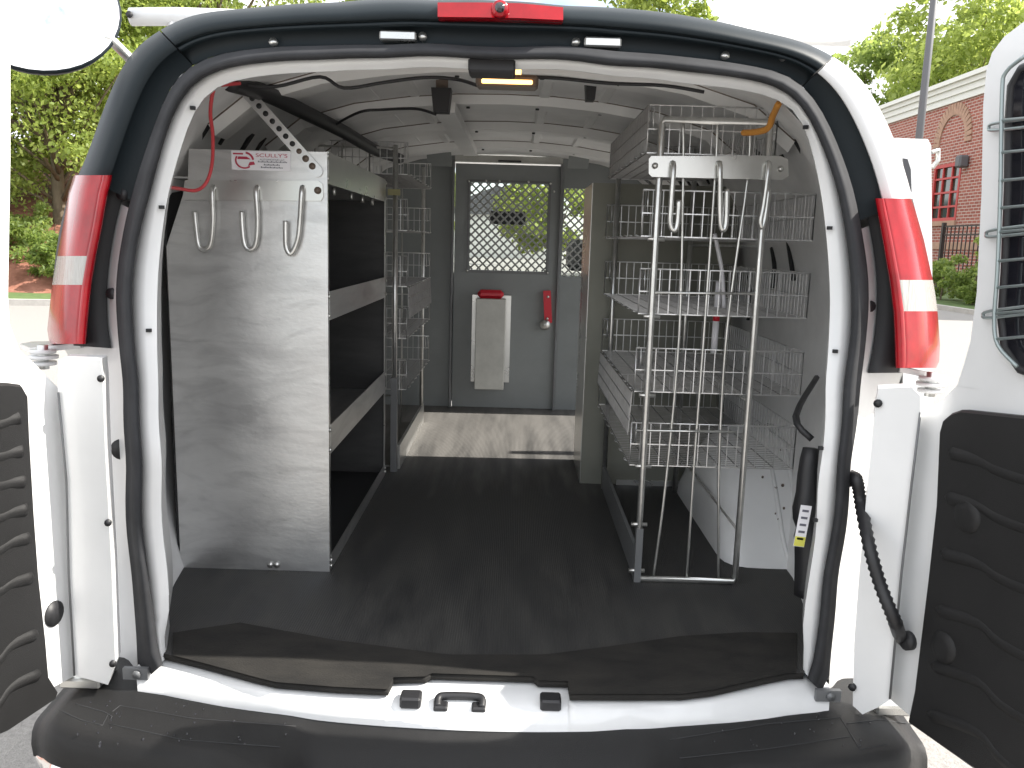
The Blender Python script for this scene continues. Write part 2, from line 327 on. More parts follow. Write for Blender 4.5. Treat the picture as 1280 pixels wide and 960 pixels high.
# trim round the top, in three pieces, and the black bezels beside the lamps
prof = [(OUT,SO,0,.10),(OUT,SO,.02,.05),(OUT,SO,.10,.018),(OUT,SO,.25,.002),(OUT,SO,.43,0),(OUT,SO,.46,.016),(OUT,SO,.50,.016),(OUT,SO,.53,.004),(OUT,SO,.60,.01),(OUT,SO,.64,.045),(OUT,SO,1.0,.04)]
sideprof = [(OUT,SO,0,.10),(OUT,SO,.02,.05),(OUT,SO,.10,.018),(OUT,SO,.25,.002),(OUT,SO,.53,0),(OUT,SO,.55,.02),(OUT,SO,1.0,.045)]
aL0, aL1 = angle(100,219), angle(201,39); aR1, aR0 = angle(1042,71), angle(1141,248)
frame_loft(aL0, aL1-.0015, 30, sideprof, 'corner_trim', M['blackplastic'], van)
rt, _ = frame_loft(aL1+.0015, aR1-.0015, 90, prof, 'roof_trim', M['blackplastic'], van)
ct, _ = frame_loft(aR1+.0015, aR0, 30, [(OUT,SO,0,.10),(OUT,SO,.02,.05),(OUT,SO,.12,.018),(OUT,SO,.25,.004),(OUT,SO,.52,0),(OUT,SO,.54,.02)], 'corner_trim', M['white'], van)  # right corner: sun glare on the trim put into its colour as white
frame_loft(aR1+.0015, aR0, 30, [(OUT,SO,.535,.018),(OUT,SO,1.0,.045)], 'corner_recess', M['blackplastic'], van)
frame_loft(aL0, aR0, 60, [(OUT,SO,.06,.075),(OUT,SO,.5,.06),(OUT,SO,1,.06)], 'trim_backing', M['dark'], van)
frame_loft(angle(92,432), aL0, 30, [(OUT,SO,0,.12),(OUT,SO,.3,.05),(OUT,SO,.85,.045),(OUT,SO,.86,.06)], 'lamp_bezel', M['dark'], van)
frame_loft(aR0, angle(1130,466), 30, [(OUT,SO,0,.12),(OUT,SO,.3,.05),(OUT,SO,.85,.045),(OUT,SO,.86,.06)], 'lamp_bezel', M['dark'], van)
# white pillars below (and slivers beside) the lamps
frame_loft(A0+.0, aL0-.02, 40, [(OUT,SO,0,.14),(OUT,SO,.5,.085),(OUT,SO,.8,.07),(OUT,SO,1,.03)], 'pillar', M['white'], van)
frame_loft(aR0+.02, A1+.01, 40, [(OUT,SO,0,.14),(OUT,SO,.5,.085),(OUT,SO,.8,.07),(OUT,SO,1,.03)], 'pillar', M['white'], van)
for (x, y) in [(139,367),(1088,383),(152,243)]:
    c = PS(x, y, .035); MB().cyl(c, c+Vector((0,.03,0)), .012, 10).build('bezel_bolt', M['cable'], van)
for (x, y) in [(341,52),(528,45),(720,52),(907,69),(980,70)]:
    c = PS(x, y, .03); MB().cyl(c, c+Vector((0,.03,0)), .008, 10).build('trim_screw', M['zinc'], rt)
for (x, y, wd) in [(498,46,.035),(753,54,.035)]:      # door strikers in the header recess
    c = PS(x, y, .03); s_ = MB(); s_.bev(c-Vector((wd,.012,.009)), c+Vector((wd,.02,.009)), .003); s_.build('striker_plate', M['alushine'], rt)
c = PS(151, 562, .055); MB().cyl(c, c+Vector((0,.02,0)), .022, 18).build('rubber_plug', M['cable'], van)
# high brake lamp
bl = MB(); 
L = [PS(x, y, -.012) for (x, y) in [(547,3),(600,3),(650,4),(704,9)]]; Lb = [PS(x, y, -.018) for (x, y) in [(547,21),(600,21.5),(650,22.5),(704,25)]]
bl.loft([[p+Vector((0,.07,.004)) for p in L], L, Lb, [p+Vector((0,.05,0)) for p in Lb]], False)
brk = bl.build('brake_light', M['lensred'], van)
c = PS(625, 12, -.02); MB().tube([c+Vector((0,.0,0)), c+Vector((0,-.012,0))], [.017,.014], 16).build('camera_housing', M['lensred'], brk)
MB().cyl(c+Vector((0,-.012,0)), c+Vector((0,-.016,0)), .009, 14).build('camera_lens', M['glassdark'], brk)
# roof and sides: outer skin and inner skin
half = [(.92,.42),(.95,.75),(.95,1.1),(.93,1.40),(.875,1.62),(.80,1.76),(.715,1.875),(.61,1.955),(.45,2.0),(.22,2.022),(0,2.03)]
def ring(y, sx, dz): 
    h = [(x*sx, z+dz*smoothstep(1.2,2.0,z)) for x, z in half]
    return [(-x, y, z) for x, z in h] + [(x, y, z) for x, z in reversed(h[:-1])]
def taper(y): k = smoothstep(.2, 1.4, y); return 1+.07*k, .05*k
NR = len(ring(0,1,0))
def skin(ys, ringf, skip):
    m = MB(); rows = [[(p[0], max(p[1], S(p[0],p[2])+(.13 if p[1] < .45 else 0)), p[2]) for p in ringf(y)] for y in ys]
    vs = [p for r in rows for p in r]; fs = []
    for i in range(len(ys)-1):
        for k in range(NR-1):
            if not skip(i, k, ys): fs.append((i*NR+k, i*NR+k+1, (i+1)*NR+k+1, (i+1)*NR+k))
    return m.add(vs, fs, True)
ys_o = [.10,.5,.9,1.4,1.87,2.78,3.10,3.75,4.0]
kz = lambda k: .5*(ring(0,1,0)[k][2]+ring(0,1,0)[k+1][2])
def skip_o(i, k, ys):
    y = .5*(ys[i]+ys[i+1]); z = kz(k); right = ring(0,1,0)[k][0] > .1
    if 1.87 < y < 2.78 and right and .5 < z < 1.93 and abs(ring(0,1,0)[k][0]) > .62: return True
    if y > 3.1 and 1.2 < z < 1.85: return True
    return False
skin(ys_o, lambda y: ring(y, *taper(y)), skip_o).build('body_shell', M['white'], van)
ihalf = [(.84,.69),(.905,.95),(.91,1.4),(.88,1.6),(.83,1.74),(.75,1.87),(.64,1.955),(.47,2.005),(.30,2.03),(.15,2.042),(0,2.045)]
def iring(y):
    k = smoothstep(.15, .75, y); sx = .90+.10*k; dz = -.045*(1-k)
    h = [(x*sx, z+dz*smoothstep(1.2,2.0,z)) for x, z in ihalf]
    return [(-x, y, z) for x, z in h] + [(x, y, z) for x, z in reversed(h[:-1])]
def skip_i(i, k, ys):
    y = .5*(ys[i]+ys[i+1]); z = .5*(iring(1)[k][2]+iring(1)[k+1][2]); return 1.87 < y < 2.78 and iring(1)[k][0] > .6 and z > .69 and z < 1.97
ys_i = [.16,.35,.5,.65,.8,1.1,1.4,1.87,2.78,2.96]
skin(ys_i, iring, skip_i).build('inner_wall', M['wall'], van)
# roof bows across the ceiling, seams and small holes
for y0, wd, dp in [(.30,.09,.035),(.72,.10,.03),(1.22,.10,.03),(1.80,.10,.03),(2.42,.13,.03)]:
    def bow(y, d): return [Vector((p[0]*(1-d*.6), y, p[2]-d)) for p in iring(y) if p[2] > (1.86 if y0 > .4 else 1.93)]
    bm_ = MB(); bm_.loft([bow(y0-wd/2-.02,-.004), bow(y0-wd/2,dp), bow(y0+wd/2,dp), bow(y0+wd/2+.02,-.004)], False)
    rb = bm_.build('roof_bow', M['inner'], van)
    MB().tube([p+Vector((0,-.003,.002)) for p in bow(y0-wd/2-.012,.004)], .0028, 4).build('bow_seam', M['lampbody'], rb)
    for x in (-.35,-.12,.1,.3,.48):
        z = 2.045-.12*x*x-dp-.002; MB().cyl((x,y0,z-.004+(-.03 if y0 < .4 else 0)), (x,y0,z+.004+(-.03 if y0 < .4 else 0)), .006, 8).build('bow_hole', M['dark'], rb)
for x in (-.40,-.28,.12,.30):                  # lengthwise pressed ribs in the roof sheet
    m_ = MB(); 
    for (ya, yb) in [(.40,.64),(.80,1.14),(1.30,1.72),(1.9,2.32)]:
        z = 2.043-.12*x*x; m_.prism([(x-.02,ya,z),(x+.02,ya,z),(x+.012,ya,z-.008),(x-.012,ya,z-.008)], (0,yb-ya,0))
    m_.build('roof_rib', M['inner'], van)
for s_ in (-1, 1):                             # slotted roof rails
    rl = MB(); rl.loft([[(s_*.80,y,1.80),(s_*.72,y,1.915),(s_*.60,y,1.975)] for y in (.62,2.85)], False)
    rail = rl.build('roof_rail', M['wall'], van)
    for i in range(14):
        y = .68+i*.15+random.uniform(-.03,.03); a = Vector((s_*.765,y,1.842)); d = Vector((-s_*.56,0,.80)).normalized()
        MB().obox(a+d*.02, d, (0,1,0), d.cross(Vector((0,1,0))), (.032 if i % 3 else .045,.007 if i % 2 else .012,.004)).build('slot', M['dark'], rail)
# floor, mat
fl = MB(); fl.box((-.85,.30,.62), (.85,2.97,.675)); fl.build('cargo_floor', M['inner'], van)
sill_top = [(172,832),(205,826),(250,837),(320,856),(345,862),(420,868),(485,871),(492,856),(532,855),(540,851),(667,855),(672,860),(710,861),(712,877),(780,877),(852,877),(890,872),(925,864),(960,856),(985,851),(1004,850),(1036,856)]
sill_bot = [(172,864),(205,867),(230,872),(280,882),(320,885),(420,896),(485,900),(492,900.5),(532,902),(540,902.5),(667,906),(672,906),(710,906),(740,906),(785,894),(830,906),(860,904),(890,900),(912,902),(960,898),(985,891),(1036,890)]
def resamp(pts, xs): return [(x, float(np.interp(x, [p[0] for p in pts], [p[1] for p in pts]))) for x in xs]
xs = sorted(set([p[0] for p in sill_top]+[p[0] for p in sill_bot]+list(range(180,1036,12))))
T_ = resamp(sill_top, xs); B_ = resamp(sill_bot, xs)
tp = [PZ(x, y, .682) for x, y in T_]; bt = []
for (x, y), t in zip(B_, tp): 
    p = PY(x, y, S(t.x,.7)-.03); bt.append(p)
sm_ = MB(); sm_.loft([[p+Vector((0,.12,-.004)) for p in tp], tp, [t*.75+q*.25+Vector((0,-.006,.004)) for t, q in zip(tp, bt)], bt, [p+Vector((0,.02,-.10)) for p in bt]])
sill = sm_.build('rear_sill', M['white'], van)
mt = [PZ(x, y-1.5, .686) for x, y in T_ if 204 <= x <= 1005]; mt2 = [PZ(x, y-9, .700) for x, y in T_ if 204 <= x <= 1005]
fm = empty('floor_mat', (0,.1,.69), 'black ribbed rubber mat covering the cargo floor', 'floor mat')
m1 = MB(); back = [(.86,.30,.7),(.895,.7,.7),(.895,2.93,.7),(-.895,2.93,.7),(-.895,.7,.7),(-.86,.30,.7)]
m1.add(mt2+[Vector(p) for p in back], [tuple(range(len(mt2)+len(back)))]); m1.build('mat_sheet', M['mat'], fm)
m1 = MB(); m1.loft([mt2, [p+Vector((0,-.004,-.004)) for p in mt2], mt], False); m1.build('mat_edge', M['matdusty'], fm)
# dusty rear flap of the mat
flap_top = [(208,792),(300,778),(420,800),(560,818),(680,818),(760,808),(850,795),(930,790),(1000,791)]
ft = [PZ(*p, .7035) for p in resamp(flap_top, [p.x and 0 or 0 for p in []] or [q[0] for q in T_ if 208 <= q[0] <= 1000])]; fb = [PZ(x, y-9.5, .7035) for x, y in T_ if 208 <= x <= 1000]
m1 = MB(); m1.loft([[p+Vector((0,.004,-.003)) for p in ft], ft, fb], False); m1.build('rear_flap', M['matdusty'], fm)
# sill fittings
for (x, y) in [(514,873),(688,876)]:
    c = PZ(x, y, .68); bf = MB(); bf.bev(c+Vector((-.021,-.022,-.012)), c+Vector((.021,.016,.012)), .004); o = bf.build('door_bumper', M['cable'], sill)
st = MB(); c = PZ(575, 880, .672)
st.tube(cr([c+Vector((-.044,-.012,.0)), c+Vector((-.044,.006,.008)), c+Vector((-.028,.012,.010)), c+Vector((.028,.012,.010)), c+Vector((.044,.006,.008)), c+Vector((.044,-.012,.0))], 4), .008, 8)
st.bev(c+Vector((-.052,-.02,-.008)), c+Vector((-.024,.006,.004)), .003); st.bev(c+Vector((.024,-.02,-.008)), c+Vector((.052,.006,.004)), .003)
st.build('latch_striker', M['cable'], sill)
# bumper
def bump_z(x, v): 
    a = abs(x); well = 1-smoothstep(.27+.07*(1-v), .36+.07*(1-v), a)
    return .652-.014*v - well*(.004+.070*smoothstep(.40,.95,v))
nx, nv = 121, 12; rows = []
for i in range(nx):
    x = -.922+1.844*i/(nx-1); a = abs(x); e = smoothstep(.78,.922,a)
    yb = .12+.12*x*x; yf = -.13+.13*x*x+.08*e*e-.08*(1-smoothstep(.30,.50,a)); yb = max(yb, yf+.02); row = []
    endz = .05*e**3
    for k in range(nv): v = k/(nv-1); row.append((x, yb+(yf-yb)*v, bump_z(x, v)-endz))
    z = row[-1][2]
    row += [(x, yf-.014, z-.005), (x, yf-.026, z-.018), (x, yf-.031, z-.042), (x, yf-.026, z-.072), (x, yf+.02, z-.08), (x, yb+.05, z-.08)]
    rows.append(row)
bmp = MB(); bmp.loft(rows); n = len(rows[0]); bmp.add([*rows[0]], [tuple(range(n))]); bmp.add([*rows[-1]], [tuple(range(n-1,-1,-1))])
bumper = bmp.build('bumper_step', M['bumper'], van)
rows = []
for i in range(61):
    x = -.912+1.824*i/60; a = abs(x); e = smoothstep(.78,.922,a); yf = -.13+.13*x*x+.08*e*e-.08*(1-smoothstep(.30,.50,a))
    rows.append([(x,yf+.0,.568-.04*e),(x,yf-.024,.562-.04*e),(x,yf-.032,.52),(x,yf-.03,.40),(x,yf,.345)])
MB().loft(rows).build('bumper_face', M['chrome'], bumper)
def on_bumper(x, y, up=0.0):
    z = .645
    for _ in range(4):
        p = PZ(x, y, z); a = abs(p.x); e = smoothstep(.78,.922,a); yf = -.13+.13*p.x**2+.08*e*e-.08*(1-smoothstep(.30,.50,a)); yb = max(.12+.12*p.x**2, yf+.02)
        z = bump_z(p.x, min(1, max(0, (yb-p.y)/(yb-yf))))-.05*e**3+up
    return PZ(x, y, z)
def groove(p):
    pts = []
    for a, b_ in zip(p[:-1], p[1:]): pts += [(a[0]+(b_[0]-a[0])*k/8, a[1]+(b_[1]-a[1])*k/8) for k in range(8)]
    MB().tube([on_bumper(x, y, -.0006) for x, y in pts+[p[-1]]], .0017, 4).build('tread_groove', M['dark'], bumper)
groove([(75,888),(100,900),(128,907),(135,893)]); groove([(140,890),(150,882),(240,898),(370,908)]); groove([(136,905),(230,925),(350,934)]); groove([(95,880),(130,890),(140,896)])
groove([(838,925),(960,905),(1050,897),(1060,912)]); groove([(850,948),(960,936),(1062,921)]); groove([(1052,900),(1075,937),(1110,930)]); groove([(1058,905),(1100,900),(1140,905)])
dq = MB()
for k in range(70):
    px = random.choice([random.uniform(90,360), random.uniform(860,1100)]); py = random.uniform(876,935)
    c = on_bumper(px, py); r_ = random.uniform(.001,.0026)
    dq.loft([[c+Vector((r_*f*math.cos(t),r_*f*math.sin(t)*1.3,h)) for t in np.linspace(0,2*math.pi,9)[:-1]] for f, h in ((1,-.004),(.9,.001),(.3,.002))], True, True)
dq.build('rain_drops', M['glassdark'], bumper, kind='stuff')
# tail lamps
def lamp(rows, name, mats, parent):
    """rows: (py, outer px, inner px); zones split the lens into red / clear / red"""
    root = None
    for (a, b_, nm, m) in mats:
        R = [r for r in rows if a-.1 <= r[0] <= b_+.1]; L = []
        for (y, xo, xi) in R:
            row = []; back = PS(xi, y, .07); bo = PS(xo, y, .20)
            row.append(back)
            for t, off in ((0,.0),(.06,-.016),(.22,-.028),(.30,-.022),(.5,-.026),(.75,-.012),(.92,.018),(1,.05)):
                row.append(PS(xi+(xo-xi)*t, y, off))
            row.append(bo); L.append(row)
        q = MB(); q.loft(L); n = len(L[0]); q.add(L[0], [tuple(range(n))]); q.add(L[-1], [tuple(range(n-1,-1,-1))])
        o = q.build(nm, m, parent if root is None else root)
        if root is None: root = o
    L = [[PS(xi+(xo-xi)*t, y, off) for t, off in ((-.01,.02),(-.01,-.004),(.05,-.03),(.20,-.036),(.26,-.020))] for (y, xo, xi) in rows]
    MB().loft(L).build('lens_edge', M['lensred'], root)
    return root
LL = [(219,92,140),(226,90,139),(240,86,135),(280,79,128),(320,71.5,120),(338,68.5,117),(356,65,114),(385,62,111),(412,59,108.5),(424,61,107.5),(430,64,107)]
lamp(LL, 'tail_lamp', [(219,320,'tail_lamp',M['lensred']),(320,356,'reverse_lens',M['lenswhite']),(356,430,'lower_lens',M['lensred'])], van)
RR = [(248,1139,1094),(265,1145,1097),(300,1155,1103.5),(350,1166,1112),(370,1169.5,1114.5),(389,1172,1117),(430,1175,1119),(452,1174,1119.5),(460,1170,1120)]
lamp(RR, 'tail_lamp', [(248,350,'tail_lamp',M['lensred']),(350,389,'reverse_lens',M['lenswhite']),(389,460,'lower_lens',M['lensred'])], van)
# rear doors, swung open
def door(side, p0, dr, B, A_low, up, trim, glass, parent):
    d = Vector((dr[0], dr[1], 0)).normalized(); nrm = Vector((d.y, -d.x, 0)); nrm = nrm if nrm.x*side < 0 else -nrm   # inner face normal (towards the opening)
    V = lambda x, y: PV(x, y, p0, d)
    q = MB(); q.prism([V(*p) for p in A_low], -nrm*.05); dp = q.build('rear_door', M['white'], parent)
    q = MB(); q.prism([V(*p)+d*0 for p in up], -nrm*.045); q.build('window_frame', M['white'], dp)
    return d, nrm, V, dp
# right door
rp0 = (.862,-.018,0); rdr = (.25,-.968)
A_low = [(1113,874),(1142,899),(1235,968),(1420,1110),(1800,1400),(1800,560),(1400,520),(1280,505),(1225,487),(1196,482),(1178,500),(1152,517),(1140,605),(1127,720)]
up = [(1196,483),(1205,455),(1213,427),(1221,365),(1224,300),(1227,240),(1229,130),(1233,88),(1240,66),(1255,46),(1280,27),(1330,-5),(1500,-60),(1800,-110),(1800,560),(1400,520),(1280,505),(1225,487)]
d, nrm, V, rd = door(1, rp0, rdr, None, A_low, up, None, None, van)
q = MB(); Bq = [(1098,486),(1140,484),(1150,495),(1150,517),(1140,605),(1127,720),(1113,874),(1098,884),(1078,893),(1066,882),(1068,800),(1074,720),(1085,600),(1094,510)]
def onB(x, y):                              # hinge-side flange: leans from the pillar to the door's inner face
    return PV(x, y, (.779,.05,0), (.083,-.068))
q.prism([onB(*p) for p in Bq], (.02,.05,0)); q.build('hinge_flange', M['white'], rd)
q = MB(); q.tube([onB(*p)+Vector((-.003,-.004,0)) for p in [(1113,872),(1127,720),(1140,605),(1151,515)]], .0025, 5); q.build('flange_seam', M['steelgrey'], rd)
for (x, y) in [(1098,504),(1066,858)]:
    c = onB(x, y); MB().cyl(c, c+Vector((-.004,-.005,0)), .008, 10).build('rubber_plug', M['cable'], rd)
tr = [(1186,538),(1190,524),(1200,516),(1212,512),(1280,519),(1420,532),(1800,575),(1800,1330),(1420,1060),(1225,958),(1146,903),(1154,865),(1172,720),(1182,630)]
q = MB(); T3 = [V(*p) for p in tr]; cc = sum(T3, Vector())/len(T3)
q.loft([[p for p in T3], [p+nrm*.016 for p in T3], [p*.985+cc*.015+nrm*.022 for p in T3]], False, True); q.add([p*.985+cc*.015+nrm*.022 for p in T3], [tuple(range(len(T3)))])
trm = q.build('trim_panel', M['bumper'], rd)
for (y0, dy) in [(565,30),(620,35),(690,40),(760,52),(830,60),(890,70)]:
    q = MB(); q.tube(cr([V(1200-(y0-540)*.085,y0)+nrm*.016, V(1235,y0+dy*.35)+nrm*.0105, V(1280,y0+dy)+nrm*.0105, V(1500,y0+dy*3)+nrm*.01], 5), [.007]+[.015]*15, 8); q.build('pressed_rib', M['bumper'], trm)
for (x, y) in [(1222,645),(1192,808)]:
    c = V(x, y)+nrm*.02; q = MB(); q.tube([c-nrm*.004, c+nrm*.006, c+nrm*.008], [.034,.028,.014], 16); q.build('trim_dimple', M['bumper'], trm)
gl = [(1280,86),(1268,108),(1265,150),(1264,240),(1260,340),(1256,400),(1260,435),(1280,463),(1330,480),(1800,540),(1800,20),(1340,60)]
q = MB(); q.prism([V(*p)+nrm*.004 for p in gl], nrm*.003); q.build('window', M['glassdark'], rd)
q = MB(); q.tube([V(*p)+nrm*.006 for p in gl], .007, 6, closed=True); q.build('window_gasket', M['cable'], rd)
gd = MB(); gd.tube(cr([V(x, y)+nrm*.03 for x, y in [(1300,72),(1276,92),(1271,120),(1269,240),(1265,340),(1261,400),(1266,432),(1290,458)]], 4), .0035, 6)
guard = gd.build('window_guard', M['guard'], rd)
for y in (152,192,227,261,291,327,360,392,424):
    MB().tube([V(1269-(y-150)*.02, y)+nrm*.03, V(1400, y-12)+nrm*.03], .0028, 5).build('guard_rod', M['guard'], guard)
for (x, y) in [(1241,160),(1238,293),(1234,394)]:
    a = V(x, y); u = (V(x+60, y-6)-a).normalized(); z = Vector((0,0,.006))
    MB().tube(cr([a+u*.16+z+nrm*.025, a+u*.02+z+nrm*.012, a+nrm*.008, a+u*.02-z+nrm*.012, a+u*.16-z+nrm*.025], 5), .0028, 6).build('guard_clip', M['guard'], guard)
# left door
lp0 = (-.866,.007,0); ldr = (-.17,-.985)
A_low = [(93,845),(61,862),(0,905),(-120,990),(-500,1260),(-500,430),(-60,430),(0,425),(22,436),(40,452),(72,484),(83,600),(86,720)]
up = [(24,437),(12,405),(10,370),(13,200),(13,50),(8,28),(0,18),(-40,-20),(-200,-80),(-500,-140),(-500,430),(-60,430),(0,426)]
d, nrm, V, ld = door(-1, lp0, ldr, None, A_low, up, None, None, van)
def onBL(x, y): return PV(x, y, (-.752,.05,0), (-.09,.011))
Bq = [(73,450),(80,447),(126,449),(128,470),(131,560),(139,705),(144,830),(135,856),(110,849),(93,845),(86,720),(83,600),(72,484)]
q = MB(); q.prism([onBL(*p) for p in Bq], (-.012,.05,0)); q.build('hinge_flange', M['white'], ld)
q = MB(); q.tube([onBL(*p)+Vector((.002,-.004,0)) for p in [(93,843),(86,720),(83,600),(73,490)]], .0022, 5); q.build('flange_seam', M['steelgrey'], ld)
for (x, y) in [(126,473),(141,829),(135,653)]:
    c = onBL(x, y); MB().cyl(c, c+Vector((.002,-.004,0)), .007, 10).build('rubber_plug', M['cable'], ld)
c = V(67, 767); q = MB(); q.tube([c-nrm*.002, c+nrm*.003], .026, 18); q.build('rubber_plug', M['cable'], ld)
tr = [(24,540),(22,492),(15,480),(0,478),(-60,478),(-500,490),(-500,1180),(-120,960),(0,912),(58,874),(61,866),(49,847),(45,800),(36,720),(30,640)]
q = MB(); T3 = [V(*p) for p in tr]; cc = sum(T3, Vector())/len(T3)
q.loft([T3, [p+nrm*.016 for p in T3], [p*.985+cc*.015+nrm*.022 for p in T3]], False, True); q.add([p*.985+cc*.015+nrm*.022 for p in T3], [tuple(range(len(T3)))])
trm = q.build('trim_panel', M['bumper'], ld)
for (y0, dy) in [(520,12),(562,10),(600,8),(635,14),(670,20),(720,22),(790,40),(840,45)]:
    q = MB(); q.tube(cr([V(15+(y0-540)*.08,y0)+nrm*.016, V(2,y0+dy*.4)+nrm*.0105, V(-30,y0+dy*1.2)+nrm*.0105, V(-200,y0+dy*4)+nrm*.01], 5), [.008]+[.015]*15, 8); q.build('pressed_rib', M['bumper'], trm)
# hinges under the lamps
for sgn, pts in ((-1, [(25,433),(48,436),(100,432)]), (1, [(1196,478),(1172,470),(1125,462)])):
    a, m_, e = PS(*pts[0], .06), PS(*pts[1], .05), PS(*pts[2], .08); q = MB()
    q.prism([a+Vector((0,0,.006)), m_+Vector((0,-.03,.006)), e+Vector((0,0,.006)), e+Vector((0,.05,.006)), a+Vector((0,.05,.006))], (0,0,-.012))
    h = q.build('door_hinge', M['white'], van)
    c = PS(pts[1][0]+(6 if sgn < 0 else -8), pts[1][1]+8, .02)
    for k, (rr, z) in enumerate([(.026,.012),(.03,0),(.026,-.014)]): MB().cyl(c+Vector((0,0,z)), c+Vector((0,0,z-.007)), rr, 18).build('hinge_washer', M['white'], h)
    MB().cyl(c+Vector((0,0,.022)), c+Vector((0,0,-.03)), .011, 12).build('hinge_pin', M['zinc'], h)
    lo = PY(100 if sgn < 0 else 1112, 850 if sgn < 0 else 884, .09); q = MB(); q.bev(lo-Vector((.035,.02,.01)), lo+Vector((.05,.06,.012)), .004); q.build('door_hinge', M['alushine'], van)
for (x, y) in [(163,852),(1045,880)]:
    c = PY(x, y, .05); q = MB(); q.box(c+Vector((-.03,.03,-.013)), c+Vector((.022,.04,.012))); o = q.build('sill_bracket', M['steelgrey'], van)
    MB().cyl(c+Vector((0,.03,0)), c+Vector((0,.025,0)), .009, 10).build('bracket_bolt', M['steelgrey'], o)
# ribbed cable boot between pillar and right door
pts = cr([PS(1064,598,.03), PS(1071,600,.0), PS(1076,630,-.01), PY(1086,680,-.0), PY(1100,730,-.03), PY(1118,775,-.05), V and PV(1127,798,rp0,rdr), PV(1134,800,rp0,rdr)+Vector((.01,0,0))], 12)
n = len(pts); rad = [(.013 if i > n*.72 else .0105+(.003 if i % 2 else 0)) for i in range(n)]; rad[0] = rad[1] = rad[2] = .018
MB().tube(pts, rad, 10).build('cable_boot', M['cable'], van)
c = PV(1137,800,rp0,rdr); MB().tube([c+Vector((.008,-.0,0)), c+Vector((-.012,-.004,0))], .019, 14).build('boot_plug', M['cable'], van)
# dome lamp, brackets and looms on the ceiling
c = PY(634,104,.38); q = MB(); q.bev(c+Vector((-.068,-.03,-.011)), c+Vector((.068,.03,.014)), .006); dl = q.build('dome_lamp', M['lampbody'], van)
q = MB(); q.bev(c+Vector((-.055,-.034,-.007)), c+Vector((.055,-.028,.002)), .002); q.build('lamp_lens', M['glow'], dl)
q = MB(); q.tube([c+Vector((-.03,.0,.022)), c+Vector((.03,0,.022))], .008, 8); q.build('lamp_bulb', M['glow'], dl)
c = PS(615,83,.05); q = MB(); q.bev(c+Vector((-.045,-.02,-.014)), c+Vector((.045,.05,.012)), .004); q.build('header_block', M['cable'], van)
for (x, y, wd, hh, Y) in [(552,126,.028,.032,.9),(738,115,.015,.022,.8)]:
    c = PY(x, y, Y); q = MB(); q.add([c+Vector(v) for v in [(-wd,-.02,hh),(wd,-.02,hh),(wd*.75,-.02,-hh),(-wd*.75,-.02,-hh),(-wd,.03,hh),(wd,.03,hh),(wd*.75,.03,-hh),(-wd*.75,.03,-hh)]], [(3,2,1,0),(4,5,6,7),(0,1,5,4),(1,2,6,5),(2,3,7,6),(3,0,4,7)])
    o = q.build('roof_bracket', M['cable'], van); q = MB(); q.box(c+Vector((-wd*.6,0,hh)), c+Vector((wd*.6,.012,hh+.06))); q.build('bracket_strap', M['lampbody'], o)
q = MB(); a, e = PY(556,136,.96), PY(588,192,2.3); q.prism([a+Vector((-.03,0,.02)), a+Vector((.03,0,.02)), a+Vector((.03,0,-.01)), a+Vector((-.03,0,-.01))], e-a); q.build('roof_beam', M['inner'], van)
q = MB(); q.tube(cr([PY(285,102,.45), PY(330,116,.62), PY(380,140,.85), PY(430,165,1.2), PY(470,188,1.7), PY(500,198,2.3)], 5), .022, 8); q.build('wiring_loom', M['cable'], van)
for pts in ([(300,104,.5),(345,108,.5),(400,96,.5),(430,110,.5),(480,103,.5),(530,97,.5),(570,99,.5),(600,108,.42)], [(420,155,1.05),(450,140,.95),(480,137,.95),(520,136,.92),(545,143,.9)], [(640,95,.42),(700,98,.45),(760,104,.45),(830,107,.45),(880,115,.45)]):
    MB().tube(cr([PY(*p) for p in pts], 5), .004, 6).build('ceiling_cable', M['cable'], van)
# right wheel arch, rear corner hardware
q = MB(); rows = []
for i in range(25):
    t = math.pi*i/24; y = 1.11-.41*math.cos(t); h_ = .34*abs(1-((y-1.11)/.4102)**2)**1.25; z = .69+h_; dx = .13*(1-min(1,math.sin(t)*1.5))**2
    rows.append([(.93,y,z),(.80+dx*.5,y,z),(.75+dx*.7,y,.69+h_*.97),(.71+dx*.85,y,.69+h_*.88),(.682+dx,y,.69+h_*.72),(.668+dx,y,.69+h_*.45),(.664+dx,y,.69)])
q.loft(rows); wa = q.build('wheel_arch', M['white'], van)
for f in (.5, .8): MB().tube([(r[2][0]*(1-f)+.93*f, r[2][1]-.001, r[2][2]*(1-f)+r[0][2]*f) for r in rows[2:14]], .007, 6).build('pressed_ridge', M['white'], wa)
q = MB(); q.loft([[(-p[0],p[1],p[2]) for p in r] for r in rows]); q.build('wheel_arch', M['white'], van)
for k in range(14):
    y, a = random.uniform(.74,1.1), random.uniform(.80,.925); t = math.acos(max(-1,min(1,(1.11-y)/.375))); z = .69+.34*abs(1-((y-1.11)/.4102)**2)**1.25
    a = max(a, .80); r_ = random.uniform(.0015,.0045); MB().cyl((a,y-.001,z-.002), (a,y-.004,z+.002), r_, 7).build('rust_spot', M['lampbody'], wa)
jk = MB(); a = PY(1012,745,.26); e = PY(1014,560,.30)
jk.tube(cr([a, a+(e-a)*.35, a+(e-a)*.6+Vector((-.01,0,0)), e], 4), [.034]*6+[.026,.030,.030,.024,.024,.022,.018], 6)
jk.tube(cr([e+Vector((0,0,.02)), e+Vector((-.02,.06,.06)), Vector((.87,e.y+.40,e.z+.10))], 4), .008, 6)
t_ = empty('jack', (a.x,a.y,.7), 'black jack clamped behind the right rear pillar with a white and yellow tag', 'jack'); jk.build('jack_body', M['cable'], t_)
c1, c2 = PY(1008,632,.22), PY(998,683,.22); u = (c2-c1).normalized(); sdv = Vector((u.z,0,-u.x))
